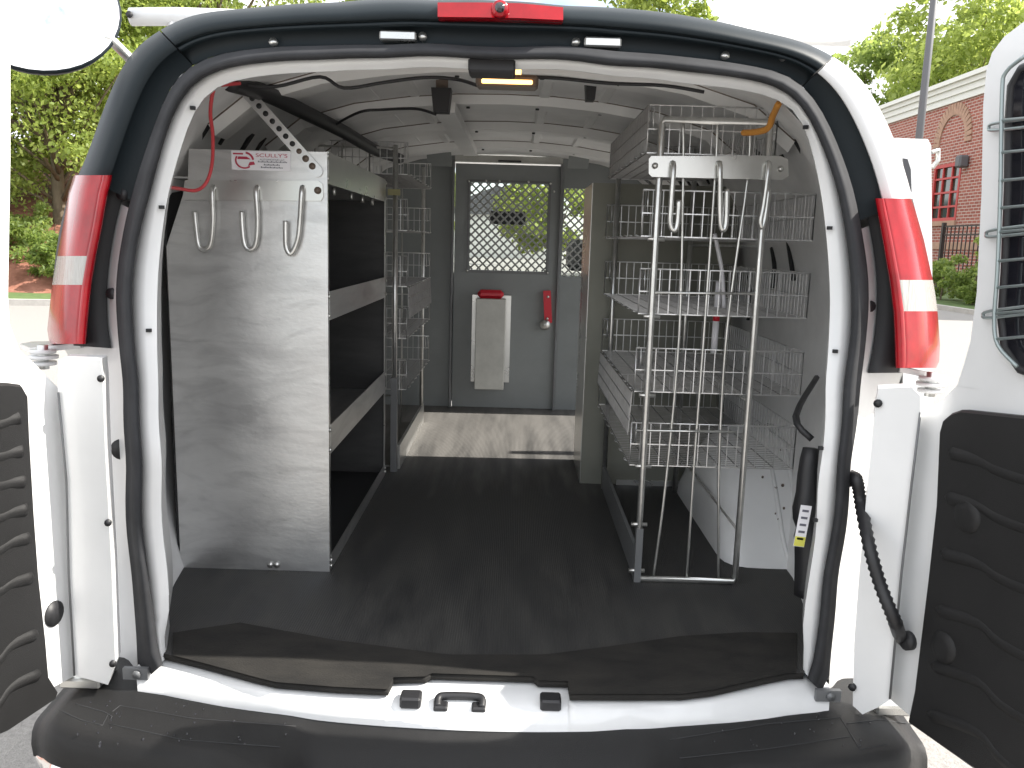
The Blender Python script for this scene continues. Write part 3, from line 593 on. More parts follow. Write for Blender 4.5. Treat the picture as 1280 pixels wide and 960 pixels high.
q = MB(); q.obox((c1+c2)/2, u, sdv, (0,1,0), ((c2-c1).length/2,.012,.001)); tg = q.build('tag', M['paper'], t_)
q = MB(); q.obox(c2-u*.012, u, sdv, (0,1,0), (.011,.0115,.0018)); q.build('tag_print', M['yellow'], tg)
for k in range(5): q = MB(); q.obox(c1+u*(.012+k*.016), u, sdv, (0,1,0), (.0025,.007,.0018)); q.build('tag_print', M['inkgrey'], tg)
# cab: dash, screen surround, bonnet, wheels, open side door, ladder rack, mirror
q = MB(); q.bev((-.88,3.55,.6), (.88,4.05,1.30), .05); q.build('dashboard', M['dark'], van)
q = MB(); q.bev((-.90,4.0,.5), (.90,4.95,1.16), .12); q.build('bonnet', M['white'], van)
for x in (-.9,.9): q = MB(); q.tube([(x,4.1,1.2),(x*.84,3.75,1.98)], .045, 8); q.build('windscreen_pillar', M['white'], van)
q = MB(); q.prism([(-.82,4.06,1.28),(.82,4.06,1.28),(.74,3.76,1.96),(-.74,3.76,1.96)], (0,.005,.002)); q.build('windscreen', M['clear'], van)
q = MB(); q.bev((-.12,3.62,1.70), (.10,3.64,1.78), .006); q.build('rear_view_mirror', M['dark'], van)
for x in (-.45,.45): 
    q = MB(); q.bev((x-.25,3.0,.75), (x+.25,3.12,1.42), .05); s0 = q.build('seat_back', M['greypaint'], van); q = MB(); q.bev((x-.13,3.0,1.45), (x+.13,3.09,1.62), .03); q.build('headrest', M['greypaint'], s0)
for x in (-.86,.86):
    for y in (1.11,4.4):
        q = MB(); q.tube([(x-.11,y,.36),(x-.10,y,.36),(x+.10,y,.36),(x+.11,y,.36)], [.30,.36,.36,.30], 32); wh = q.build('wheel', M['tyre'], van)
        q = MB(); q.tube([(x-.115,y,.36),(x+.115,y,.36)], .2, 24); q.build('rim', M['alushine'], wh)
sdp = [PV(x, y, (1.02,1.9,0), (.99,.12)) for x, y in [(1112,172),(1160,174),(1164,182),(1166,420),(1168,640),(1060,640)]]
q = MB(); q.prism(sdp, (0,.05,0)); sdo = q.build('side_door', M['white'], van)
q = MB(); q.prism([PV(x, y, (1.02,1.9,0), (.99,.12))+Vector((0,-.004,0)) for x, y in [(1128,198),(1134,199),(1138,212),(1139,240),(1134,240)]], (0,.003,0)); q.build('side_window', M['glassdark'], sdo)
c = PV(1166,190,(1.02,1.9,0),(.99,.12)); q = MB(); q.tube([c, c+Vector((.03,.02,.012)), c+Vector((.035,.02,-.03)), c+Vector((.01,.01,-.06))], .01, 8); q.build('door_latch', M['zinc'], sdo)
lr = MB(); a = PY(164,21,.9); e = Vector((.95,.9,a.z)); lr.tube([a, a+Vector((.12,0,.004)), e], .024, 14); rk = lr.build('ladder_rack', M['white'], van)
MB().cyl(a+Vector((.006,-.022,0)), a+Vector((.006,-.027,0)), .009, 12).build('rack_hole', M['cable'], rk)
for x in (a.x+.12, .8): MB().tube([(x,.9,a.z),(x,.9,1.9)], .018, 8).build('rack_leg', M['white'], rk)
for x in (-.6,.6): MB().tube([(x,.9,a.z+.03),(x,2.6,a.z+.03)], .018, 8).build('rack_bar', M['white'], rk)
mc = PY(44,4,.30); mn = Vector((.36,-.82,.42)).normalized(); u = mn.orthogonal().normalized(); v_ = mn.cross(u); rows = []
for k in range(9):
    t = k/8; rr = .158*t; rows.append([mc+u*rr*math.cos(a_)+v_*rr*math.sin(a_)+mn*(.035*(1-t*t)) for a_ in np.linspace(0, 2*math.pi, 41)[:-1]])
q = MB(); q.loft(rows[1:], True, True); q.add(rows[1], [tuple(range(40))], True); mir = q.build('convex_mirror', M['mirror'], van)
q = MB(); q.loft([[mc+(p-mc)*1.0 for p in rows[-1]], [mc+(p-mc)*1.03-mn*.004 for p in rows[-1]], [mc+(p-mc)*.95-mn*.03 for p in rows[-1]], [mc+(p-mc)*.3-mn*.05 for p in rows[-1]]], True, True); q.build('mirror_shell', M['blackplastic'], mir)
MB().tube([PY(131,44,.33), PY(140,51,.34), PY(175,86,.36)], [.014,.011,.011], 10).build('mirror_arm', M['alushine'], mir)

# ================================================================== PARTITION
pt = empty('partition', (0,2.93,.7), 'grey steel partition closing off the cab, with a door and mesh windows', 'partition')
q = MB(); q.box((-.90,2.925,.70), (-.285,2.945,2.045)); q.build('left_panel', M['greypaint'], pt)
q = MB(); q.box((.275,2.925,.70), (.29,2.945,2.03)); q.box((.29,2.925,.70), (.90,2.945,1.42)); q.box((.29,2.925,1.88), (.90,2.945,2.03)); q.box((.42,2.925,1.42), (.90,2.945,1.88)); rpn = q.build('right_panel', M['greypaint'], pt)
q = MB(); q.box((-.285,2.918,2.00), (.275,2.945,2.035)); q.build('door_header', M['beige'], pt)
q = MB(); q.bev((-.06,2.90,2.004), (.06,2.918,2.012), .002); q.build('header_grip', M['dark'], pt)
dq = MB(); dq.box((-.28,2.905,.705), (-.20,2.92,1.99)); dq.box((.205,2.905,.705), (.268,2.92,1.99)); dq.box((-.20,2.905,1.895), (.205,2.92,1.99)); dq.box((-.20,2.905,.705), (.205,2.92,1.445)); dr_ = dq.build('partition_door', M['greypaint'], pt)
for x in (-.29,.272): q = MB(); q.bev((x-.007,2.885,.70), (x+.007,2.92,2.0), .003); q.build('door_post', M['steelgrey'], pt)
q = MB(); q.box((-.215,2.899,1.43), (.22,2.904,1.445)); q.box((-.215,2.899,1.445), (-.205,2.904,1.90)); q.box((.21,2.899,1.445), (.22,2.904,1.90)); q.box((-.215,2.899,1.90), (.22,2.904,1.91)); q.build('mesh_frame', M['steelgrey'], dr_)
def mesh_grid(x0, x1, z0, z1, y, parent):
    q = MB(); st = .043; th = .0055
    k = -int((z1-z0)/st)-2
    while x0+k*st < x1:
        for sgn in (1,-1):
            a = x0+k*st; 
            pa = [(a+(z-z0), z) if sgn > 0 else (a+(z1-z), z) for z in (z0, z1)]
            (xa, za), (xb, zb) = pa
            def clip(xa, za, xb, zb):
                if xa > xb: xa, za, xb, zb = xb, zb, xa, za
                if xb < x0 or xa > x1: return None
                m_ = (zb-za)/(xb-xa)
                if xa < x0: za += m_*(x0-xa); xa = x0
                if xb > x1: zb += m_*(x1-xb); xb = x1
                return (xa,za,xb,zb) if xb-xa > .004 else None
            r = clip(xa, za, xb, zb)
            if r: q.tube([(r[0],y,r[1]),(r[2],y,r[3])], th, 4, smooth=False)
        k += 1
    return q.build('wire_mesh', M['meshgrey'], parent)
mesh_grid(-.203,.208,1.446,1.896,2.912,dr_); mesh_grid(.292,.418,1.42,1.88,2.93,rpn)
for (x, z) in [(-.21,1.9),(-.05,1.905),(.1,1.905),(.215,1.9),(.215,1.44),(-.21,1.44),(.235,1.86),(-.12,1.905)]:
    MB().cyl((x,2.898,z), (x,2.892,z), .006, 8).build('screw', M['zinc'], dr_)
q = MB(); q.obox(PY(725,187,2.6), (1,0,0), (0,.75,-.66), (0,.66,.75), (.05,.12,.003)); q.build('roof_plate', M['greypaint'], pt)
q = MB(); q.obox(PY(548,184,2.6), (1,0,0), (0,.75,-.66), (0,.66,.75), (.06,.12,.003)); q.build('roof_plate', M['greypaint'], pt)
# wall pocket with red case, red latch handle
pk = empty('wall_pocket', (-.085,2.86,.84), 'narrow bare metal holder with a red-topped case, fixed to the partition door', 'holder')
q = MB(); q.bev((-.155,2.80,.82), (.0,2.872,1.30), .003); q.build('holder_box', M['beige'], pk)
q = MB(); q.box((-.178,2.873,.85), (.028,2.902,1.315)); q.build('holder_flange', M['alushine'], pk)
q = MB(); q.bev((-.148,2.812,1.30), (-.012,2.868,1.345), .016); q.build('red_case', M['red'], pk)
hd = MB(); hd.obox((.222,2.885,1.262), (1,0,.08), (0,1,0), (-.08,0,1), (.02,.012,.085)); lh = hd.build('latch_handle', M['red'], dr_)
MB().cyl((.212,2.872,1.165), (.212,2.905,1.165), .028, 14).build('latch_base', M['zinc'], lh)
for z in (1.20,1.315): MB().cyl((.222,2.873,z), (.222,2.868,z), .007, 8).build('latch_bolt', M['zinc'], lh)

# ================================================================== LEFT ALUMINIUM SHELVING UNIT
Yn, Yf, XF, XB = .60, 1.56, -.433, -.84
su = empty('shelving_unit', (-.63,1.08,.70), 'tall scuffed aluminium shelving unit with dark open bays along the left wall', 'shelving')
ep = [PY(x, y, Yn) for x, y in [(412,715),(226,710),(208,308),(226,252),(235,225),(236,186),(409,190)]]
q = MB(); q.prism(ep, (0,.004,0)); endp = q.build('end_panel', M['alu'], su)
q = MB(); q.box((XF-.004,Yn+.005,.70), (XF,Yn+.022,1.80)); q.build('panel_flange', M['alushine'], su)
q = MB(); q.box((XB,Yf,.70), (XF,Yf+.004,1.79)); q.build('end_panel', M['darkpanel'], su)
q = MB(); q.box((XF-.003,Yf-.02,.70), (XF,Yf-.001,1.80)); q.build('panel_flange', M['alushine'], su)
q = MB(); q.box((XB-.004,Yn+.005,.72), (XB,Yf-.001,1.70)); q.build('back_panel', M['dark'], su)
for k, (z0, z1) in enumerate([(1.724,1.803),(1.379,1.453),(1.024,1.102),(.701,.741)]):
    q = MB(); q.box((XF-.002,Yn+.024,z0), (XF+.001,Yf-.022,z1))
    sh = q.build('shelf', M['alu'] if k else M['alushine'], su)
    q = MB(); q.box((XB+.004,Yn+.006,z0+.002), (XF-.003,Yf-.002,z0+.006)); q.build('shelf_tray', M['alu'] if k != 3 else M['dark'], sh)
    for y in (Yn+.012, Yf-.012):
        for z in (z0+.012, z1-.012): MB().cyl((XF,y,z), (XF+.005,y,z), .006, 8).build('bolt', M['zinc'], sh)
    if k == 0:
        for y in (.78,1.02,1.2,1.38): MB().cyl((XF-.02,y,z0), (XF-.02,y,z0-.02), .006, 6).build('bolt', M['zinc'], sh)
for (x, y) in [(338,706),(346,706)]: c = PY(x, y, Yn-.002); MB().cyl(c, c+Vector((0,-.004,0)), .008, 10).build('bolt', M['zinc'], endp)
# hook plate on end panel
hk = empty('hook_strip', PY(320,238,Yn-.004), 'flat metal strip with three hooks across the scuffed aluminium end panel', 'hook strip')
q = MB(); q.prism([PY(x, y, Yn-.006) for x, y in [(231,225),(398,226),(403,230),(404,246),(401,251),(228,250)]], (0,.005,0)); q.build('strip_plate', M['alushine'], hk)
def jhook(pts, Y, parent, r=.0065): 
    p3 = [PY(x, y, Y-.0) for x, y in pts]; p3[0] = p3[0]+Vector((0,.014,0)); MB().tube(cr(p3, 6), r, 8).build('hook', M['zinc'], parent)
jhook([(265,233),(265,240),(266,275),(263,305),(255,312),(248,306),(245,285),(243,264)], Yn-.016, hk)
jhook([(320,233),(320,240),(322,275),(320,304),(313,312),(306,306),(303,285),(302,264)], Yn-.016, hk)
jhook([(377,233),(377,240),(375,275),(372,300),(364,317),(358,310),(357,295),(357,276)], Yn-.016, hk)
MB().cyl(PY(397,238,Yn-.006), PY(397,238,Yn-.01), .009, 12).build('rivet', M['lampbody'], hk)
# perforated strut
stt = empty('strut', PY(396,215,Yn-.006), 'diagonal perforated steel strut from the aluminium shelving up to the roof side', 'strut')
a, e = PY(301,107,Yn-.006), PY(396,214,Yn-.006); u = (e-a).normalized(); pv = Vector((-u.z,0,u.x)); 
q = MB(); hw = .0145; L_ = (e-a).length; out = [a+pv*hw, a-pv*hw, e-pv*hw] + [e+u*hw*math.cos(t)-pv*hw*math.sin(t) for t in np.linspace(1.3,-1.3,7)] + [e+pv*hw]
q.prism(out, (0,.004,0)); stb = q.build('strut_bar', M['alu'], stt)
for k in range(11):
    c = a+u*(L_*(.06+.088*k)); q = MB(); q.cyl(c+Vector((0,.001,0)), c+Vector((0,-.0015,0)), .0068 if k not in (9,10) else .0085, 12); q.build('strut_hole', M['dark'] if k < 8 else M['lampbody'], stb)
# sticker
sx0, sx1, sz = PY(289,188,Yn-.003), PY(363,190,Yn-.003), PY(289,212,Yn-.003)
W, H = sx1.x-sx0.x, sx0.z-sz.z; O_ = Vector((sx0.x, Yn-.003, sz.z))
stk = empty('sticker', O_, 'white and red shop sticker on the aluminium end panel', 'sticker')
q = MB(); q.box(O_, O_+Vector((W,.002,H))); q.build('sticker_sheet', M['paper'], stk)
def text(s, x, z, size, m, wid=None):
    cu = bpy.data.curves.new('t', 'FONT'); cu.body = s; cu.size = size; to = bpy.data.objects.new('t', cu); col.objects.link(to)
    dg = bpy.context.evaluated_depsgraph_get(); me = bpy.data.meshes.new_from_object(to.evaluated_get(dg)); bpy.data.objects.remove(to)
    vs = [Vector(v.co) for v in me.vertices]; w0 = max(v.x for v in vs); k = (wid/w0) if wid else 1
    q = MB(); q.add([O_+Vector((x+v.x*k, -.0012, z+v.y)) for v in vs], [tuple(p.vertices) for p in me.polygons]); q.build('lettering', m, stk)
text("SCULLY'S", W*.41, H*.70, H*.26, M['inkred'], W*.54)
text("AUTOMOTIVE LLC", W*.48, H*.52, H*.13, M['inkgrey'], W*.42)
q = MB()
for (x, z, w_) in [(.45,.42,.5),(.55,.27,.28),(.50,.13,.38)]:
    for k in range(int(w_*40)): q.box(O_+Vector((W*(x+k*.025),-.0012,H*z)), O_+Vector((W*(x+k*.025+.015),-.0004,H*(z+(.05 if k % 3 else .08)))))
q.build('small_print', M['inkgrey'], stk)
q = MB()
def arc(cx, cz, r0, r1, a0, a1, n=14, sxx=1.0):
    P0 = [O_+Vector((W*cx+r0*H*sxx*math.cos(t), -.0012, H*cz+r0*H*math.sin(t))) for t in np.linspace(a0,a1,n)]; P1 = [O_+Vector((W*cx+r1*H*sxx*math.cos(t), -.0012, H*cz+r1*H*math.sin(t))) for t in np.linspace(a0,a1,n)]
    q.loft([P0,P1], False)
arc(.22,.5,.36,.44,2.6,5.4,14,1.15); arc(.22,.5,.36,.46,.1,1.4,10,1.15)
q.prism([O_+Vector((W*x,-.0012,H*z)) for x, z in [(.10,.56),(.12,.70),(.26,.70),(.33,.56)]], (0,.0006,0)); q.prism([O_+Vector((W*x,-.0012,H*z)) for x, z in [(.28,.22),(.40,.30),(.38,.45),(.31,.42)]], (0,.0006,0)); q.prism([O_+Vector((W*x,-.0012,H*z)) for x, z in [(.03,.80),(.20,.80),(.20,.88),(.03,.88)]], (0,.0006,0))
q.build('van_emblem', M['inkred'], stk)
# red cord
rc = MB(); rc.tube(cr([PY(300,104,.45), PY(280,106,.40), PY(268,110,.38), PY(263,140,.40), PY(266,170,.45), PY(265,205,.5), PY(258,228,.5), PY(245,238,.48), PY(225,236,.42), PY(211,234,.34)], 6), .0042, 6)
o = rc.build('red_cord', M['redcord']); o["label"] = 'thin red cord drooping beside the aluminium end panel'; o["category"] = 'cord'

# ================================================================== WIRE RACKS AND BASKETS
BL, BW, BH = .84, .435, .115
def wire_panel(q, o, u, v, lu, lv, nu, nv, r=.0016):     # nu wires along v, nv along u
    o, u, v = Vector(o), Vector(u), Vector(v)
    for i in range(nu+1): a = o+u*(lu*i/nu); q.tube([a, a+v*lv], r, 4, smooth=False)
    for j in range(nv+1): a = o+v*(lv*j/nv); q.tube([a, a+u*lu], r*1.25, 4, smooth=False)
def basket(loc, label, front, width=BW, rotz=0, blocks=None):
    t = empty('wire_basket', (0,0,0), label, 'basket', 'wire baskets on the two racks')
    q = MB(); wire_panel(q, (0,0,0), (0,1,0), (1,0,0), BL, width, 40, 9, .0011); q.build('floor_grid', M['wiredull'], t)
    q = MB(); wire_panel(q, (0,0,0), (1,0,0), (0,0,1), width, BH, 17 if width > .4 else 12, 2); q.tube([(0,0,BH),(width,0,BH)], .0022, 5); q.build('end_grid', M['wire'], t)
    q = MB(); wire_panel(q, (0,BL,0), (1,0,0), (0,0,1), width, BH, 17 if width > .4 else 12, 2); q.tube([(0,BL,BH),(width,BL,BH)], .0022, 5); q.build('end_grid', M['wire'], t)
    q = MB(); wire_panel(q, (width,0,0), (0,1,0), (0,0,1), BL, BH, 33, 2); q.tube([(width,0,BH),(width,BL,BH)], .0022, 5); q.build('back_grid', M['wire'], t)
    q = MB()
    for (y, sg) in ((0,1),(BL,-1)):         # folded clips at the front corners
        q.tube([(.0,y,0),(.0,y+sg*.0,BH),(.012,y+sg*.035,BH),(.012,y+sg*.035,BH*.45)], .0018, 4); q.tube([(.0,y+sg*.02,BH*.5),(.004,y+sg*.02,BH*.98),(.016,y+sg*.02,BH*.98),(.016,y+sg*.02,BH*.45)], .0018, 4)
    for k in range(8): y = .05+k*.105; q.tube([(0,y-.01,0),(-.008,y-.01,.003),(-.008,y+.01,.003),(0,y+.01,0)], .0018, 4)
    q.build('front_clips', M['wire'], t, kind='stuff')
    if front == 'up': q = MB(); wire_panel(q, (0,.01,0), (0,1,0), (0,0,1), BL-.02, BH, 66, 3); q.build('front_grid', M['wiredull'], t)
    if front == 'down': q = MB(); wire_panel(q, (-.004,.01,-.004), (0,1,0), (-.05,0,-.998), BL-.02, BH, 66, 3); q.build('front_grid', M['wiredull'], t)
    t.location = loc; t.rotation_euler = (0,0,rotz); return t
def set_copy(src, loc, label, rotz=0):
    c = copy_tree(src); c.location = loc; c.rotation_euler = (0,0,rotz); c["label"] = label; return c
basket((.365,.62,1.822), 'topmost wire basket of the right rack, with its front panel raised', 'up', .32)
r2 = basket((.362,.62,1.617), 'wire basket directly behind the three hooks on the right rack', None)
set_copy(r2, (.365,.62,1.420), 'middle wire basket of the right rack, third from the top')
r4 = basket((.366,.62,1.216), 'right rack wire basket with its front panel hanging down, fourth from top', 'down')
set_copy(r2, (.364,.62,1.017), 'lowest wire basket of the right rack, just above the white wheel arch')
def left(z, label, src): return set_copy(src, (-.365,2.48,z), label, math.pi)
left(1.83, 'topmost wire basket of the left rack, up beneath the ceiling', r2)
left(1.625, 'second wire basket from the top of the left rack', r2)
left(1.415, 'left rack wire basket with its front panel hanging down', r4)
left(1.217, 'left rack wire basket just below the one with the hanging front', r2)
left(1.018, 'lowest wire basket of the left rack, above the bright kick plate', r2)
def rack(name, label, x0, x1, y0, y1, ztop):
    t = empty(name, ((x0+x1)/2,(y0+y1)/2,.7), label, 'rack', 'wire basket racks along the van walls'); return t
# right rack
rr = rack('wire_rack', 'zinc wire rack with bent end frame standing on the right side', .394,.663,.6,1.46,1.9)
q = MB(); a_, b_ = .396, .661
loop = [(a_,.7+.02),(a_,1.3),(a_,1.89),(a_+.004,1.9),(b_-.004,1.9),(b_,1.89),(b_,1.3),(b_,.72),(b_-.004,.707),(a_+.004,.707)]
q.tube([(x,.597,z) for x, z in loop], .0085, 8, closed=True); q.build('end_frame', M['zinc'], rr)
for pts in ([(816,727),(833,595),(849,417),(854,220),(854,153)], [(858,727),(868,575),(880,417),(894,220),(897,153)], [(898,727),(899,575),(909,410),(934,227),(938,154)]):
    MB().tube(cr([PY(x, y, .602) for x, y in pts], 5), .0035, 6).build('upright_rod', M['zinc'], rr)
for (x0,y0,x1,y1) in [(795,538,920,540),(817,366,945,367)]: MB().tube([PY(x0,y0,.594), PY(x1,y1,.594)], .0035, 6).build('cross_rod', M['zinc'], rr)
q = MB(); q.box((.388,.588,.70), (.406,.612,.85)); q.build('foot_sleeve', M['steelgrey'], rr)
for (x, z) in [(.386,.86),(.386,.73),(.388,1.02),(.388,1.21),(.388,1.415),(.388,1.61)]:
    MB().tube([(x-.012,.597,z),(x+.03,.597,z)], .006, 6).build('clamp_bolt', M['zinc'], rr)
for x in (.396,.66): q = MB(); q.cyl((x,1.45,.70), (x,1.45,1.93), .009, 8); q.build('rear_post', M['zinc'], rr)
q = MB(); q.box((.388,.615,.705), (.398,1.44,.79)); q.build('kick_plate', M['steelgrey'], rr)
for z in (.85,1.2,1.6): MB().tube([(.66,.60,z),(.66,1.45,z)], .004, 5).build('side_rod', M['zinc'], rr)
# hook plate on the right rack
hk = empty('hook_strip', PY(890,210,.58), 'flat metal strip with three hooks bolted across the right wire rack', 'hook strip')
q = MB(); q.prism([PY(x, y, .578) for x, y in [(814,195),(976,195),(985,199),(986,220),(978,225),(815,221),(811,217),(811,199)]], (0,.004,0)); q.build('strip_plate', M['alushine'], hk)
for pts in ([(842,203),(842,210),(839,255),(838,280),(843,288),(847,278),(849,250)], [(900,203),(900,210),(900,255),(901,282),(905,287),(908,275),(909,236)], [(962,203),(961,210),(955,255),(951,276),(953,284),(957,270),(961,237)]):
    jhook(pts, .562, hk, .0068)
for (x, y) in [(819,207),(976,211)]: MB().cyl(PY(x,y,.578), PY(x,y,.571), .0075, 12).build('bolt', M['zinc'], hk)
# left rack
lr_ = rack('wire_rack', 'zinc wire rack with bright kick plate beyond the aluminium shelves on the left', -.8,-.4,1.6,2.5,1.95)
for (x, y) in [(-.405,1.605),(-.40,2.495),(-.79,1.605),(-.79,2.495)]:
    q = MB(); q.cyl((x,y,.70), (x,y,1.93), .009, 8); q.build('post', M['zinc'], lr_)
q = MB(); q.box((-.418,1.592,.70), (-.394,1.618,1.07)); q.build('foot_sleeve', M['steelgrey'], lr_)
q = MB(); q.box((-.400,1.64,.70), (-.388,2.50,.795)); q.build('kick_plate', M['alushine'], lr_)
for x in (-.5,-.6,-.7):
    for y in (1.603, 2.497): MB().tube([(x,y,.70),(x,y,1.93)], .0032, 5).build('upright_rod', M['zinc'], lr_)
for z in (.72,1.0,1.62,1.92): MB().tube([(-.79,1.605,z),(-.405,1.605,z)], .004, 5).build('cross_rod', M['zinc'], lr_)
q = MB(); q.box((-.43,1.585,1.75), (-.385,1.59,1.772)); q.build('faded_label', M['oldlabel'], lr_)
# second aluminium cabinet at right
cb = empty('cabinet', (.6,1.7,.70), 'plain aluminium cabinet behind the right wire rack, beside the partition', 'cabinet')
q = MB(); q.box((.314,1.513,.70), (.84,1.517,1.81)); q.build('end_panel', M['dullalu'], cb)
q = MB(); q.box((.312,1.5175,.70), (.316,1.86,1.81)); q.build('front_panel', M['alushine'], cb)
q = MB(); q.box((.316,1.855,.70), (.84,1.86,1.81)); q.build('end_panel', M['alu'], cb)
q = MB(); q.box((.317,1.518,1.795), (.84,1.854,1.80)); q.build('top_panel', M['alu'], cb)
q = MB(); q.box((.45,1.505,.70), (.75,1.512,.72)); q.build('base_rail', M['alushine'], cb)
# odds and ends on the right: orange strap, marker stick, chain
q = MB(); q.tube(cr([PY(929,166,.55), PY(945,165,.5), PY(960,160,.46), PY(966,145,.42), PY(973,130,.36)], 6), .0075, 6); o = q.build('orange_strap', M['orange']); o["label"] = 'frayed orange strap hanging at the upper right corner of the opening'; o["category"] = 'strap'
st_ = empty('marker_stick', PY(894,440,.9), 'slim white and red stick standing inside the right rack', 'stick'); a, e = PY(892,441,.95), PY(899,352,.95)
q = MB(); q.tube([a, a+(e-a)*.45], .010, 8); q.build('stick_end', M['paper'], st_); q = MB(); q.tube([a+(e-a)*.45, a+(e-a)*.55], .0102, 8); q.build('red_band', M['red'], st_); q = MB(); q.tube([a+(e-a)*.55, e], .010, 8); q.build('stick_end', M['paper'], st_)
q = MB()
p = cr([PY(893,292,.9), PY(899,320,.9), PY(903,345,.9), PY(905,385,.9)], 6); q.tube(p, .006, 6); o = q.build('cable', M['paper']); o["label"] = 'pale cable hanging behind the wires of the right rack'; o["category"] = 'cable'
for pts in ([(965,310,.88),(968,335,.88),(966,360,.88)], [(978,240,.88),(985,300,.88),(992,350,.88)], [(930,320,.9),(938,360,.9),(935,400,.9)]): MB().tube(cr([PX(x, y, xx) for x, y, xx in pts], 5), .007, 6).build('wall_cable', M['cable'], van)

# ================================================================== BACKGROUND
def leaf_mesh(name, centres, radii, per, size, m, parent):
    c = np.repeat(np.array(centres), per, 0); r = np.repeat(np.array(radii), per, 0); n = len(c)
    d = rng.normal(size=(n,3)); d /= np.linalg.norm(d, axis=1)[:,None]; p = c + d*(r*rng.random(n)**.45)[:,None]*np.array([1,1,.75])
    a = rng.normal(size=(n,3)); a /= np.linalg.norm(a, axis=1)[:,None]; b_ = np.cross(a, rng.normal(size=(n,3))); b_ /= np.linalg.norm(b_, axis=1)[:,None]
    s = (size*(.5+.8*rng.random(n)))[:,None]; a *= s; b_ *= s*.6
    v = np.stack([p-a, p-b_*.9, p+a, p+b_*.9], 1).reshape(-1,3)
    off = np.array(parent.location); v = v-off
    me = bpy.data.meshes.new(name); me.vertices.add(4*n); me.vertices.foreach_set('co', v.ravel().astype(np.float32)); me.loops.add(4*n); me.loops.foreach_set('vertex_index', np.arange(4*n, dtype=np.int32))
    me.polygons.add(n); me.polygons.foreach_set('loop_start', np.arange(0,4*n,4, dtype=np.int32)); me.update(); me.validate(); me.materials.append(m)
    o = bpy.data.objects.new(name, me); col.objects.link(o); o.parent = parent; return o
def tree(loc, h, rad, z0, label, nclump=80, per=110, size=.13, m='leaf', tr=.16, name='tree', group=None):
    t = empty(name, loc, label, 'tree' if name == 'tree' else 'shrub', group); loc = Vector(loc); cs = []; rs = []
    trunk = MB(); top = loc+Vector((.2,.1,h*.75)); trunk.tube(cr([loc+Vector((0,0,-.3)), loc+Vector((.05,0,h*.3)), loc+Vector((.1,.1,h*.55)), top], 4), [tr*1.25,tr*1.1,tr,tr,tr*.9,tr*.85,tr*.8,tr*.7,tr*.6,tr*.5,tr*.4,tr*.3,tr*.2], 9)
    for k in range(nclump):
        while True:
            d = rng.uniform(-1,1,3)
            if .25 < np.linalg.norm(d) < 1: break
        c = np.array([loc.x+d[0]*rad, loc.y+d[1]*rad, loc.z+z0+(h-z0)*(.5+.5*d[2])]); cs.append(c); rs.append(rad*rng.uniform(.16,.30))
        if k % 4 == 0:
            s = loc+Vector((.08,.05,min(c[2]-loc.z, h*.7)*rng.uniform(.45,.8))); trunk.tube([s, s.lerp(Vector(c),.5)+Vector((0,0,.1)), Vector(c)], [tr*.4,tr*.22,tr*.06], 5)
    trunk.build('trunk', M['bark'], t); leaf_mesh('crown', cs, rs, per, size, M[m], t); return t
GR = 'trees beyond the road on the left'
tree((-12.2,21.0,.8), 9.5, 3.2, 1.6, 'leafy green tree with a bare trunk, nearest the kerb on the left', 170, 300, .075, group=GR)
tree((-15.8,22.5,1.2), 9.0, 3.2, 1.0, 'broad green tree at the far left edge behind the open door', 140, 300, .08, 'leafdark', group=GR)
tree((-9.4,24.5,1.6), 12.0, 3.4, 1.6, 'tall green tree showing between the mirror arm and the roof corner', 170, 300, .08, group=GR)
tree((-14,30,3), 12.0, 4.2, .8, 'darker green tree higher up the mulched bank', 95, 110, .17, 'leafdark', group=GR)
for (x, y, r_, h_, lab) in [(-11.0,18.9,1.0,1.3,'low green shrub just behind the grass verge on the left'), (-13.4,19.6,1.3,1.9,'larger green shrub at the foot of the mulched bank'), (-9.6,20.3,1.2,1.8,'green shrub below the tall tree on the bank'),(-14.6,19.3,1.5,2.4,'wide green shrub at the far left next to the open door'),(-12.0,20.0,1.2,2.0,'green shrub in front of the bare tree trunk'),(-10.4,18.7,.8,1.1,'smallest shrub by the verge, beside the left tail lamp')]:
    tree((x,y,.25), h_, r_, .1, lab, 40, 190, .055, 'leafdark', .03, 'shrub', 'shrubs on the mulched bank')
# brick building
BX = 22.0
bd = empty('brick_building', (BX+6,40,0), 'red brick building with a white cornice and red-framed window', 'building')
zb, zt = 0, PX(1230,117,BX).z; wy0, wy1 = 20, 75
wn = [PX(1169,208,BX), PX(1203,203,BX), PX(1196,275,BX), PX(1164,277,BX)]; y_a, y_b = min(p.y for p in wn[:2]), max(p.y for p in wn[:2]); z_a, z_b = wn[3].z, wn[0].z
q = MB(); q.box((BX,wy0,0), (BX+12,y_a,zt)); q.box((BX,y_b,0), (BX+12,wy1,zt)); q.box((BX,y_a,0), (BX+12,y_b,z_a)); q.box((BX,y_a,z_b), (BX+12,y_b,zt)); q.build('wall', M['brick'], bd)
ch = PX(1230,88,BX).z-zt
for k, (f0, f1, o_) in enumerate([(0,.30,.12),(.30,.58,.22),(.58,.80,.34),(.80,1.0,.5)]): q = MB(); q.box((BX-o_,wy0-o_,zt+ch*f0), (BX+12,wy1,zt+ch*f1-.004)); q.build('cornice', M['cornice'], bd)
q = MB(); q.box((BX-.06,wy0,PX(1200,303,BX).z), (BX-.001,wy1,PX(1200,312,BX).z)); q.build('stone_band', M['archbrick'], bd)
q = MB(); q.box((BX+.10,y_a,z_a), (BX+.12,y_b,z_b)); q.build('pane_backing', M['pane'], bd)
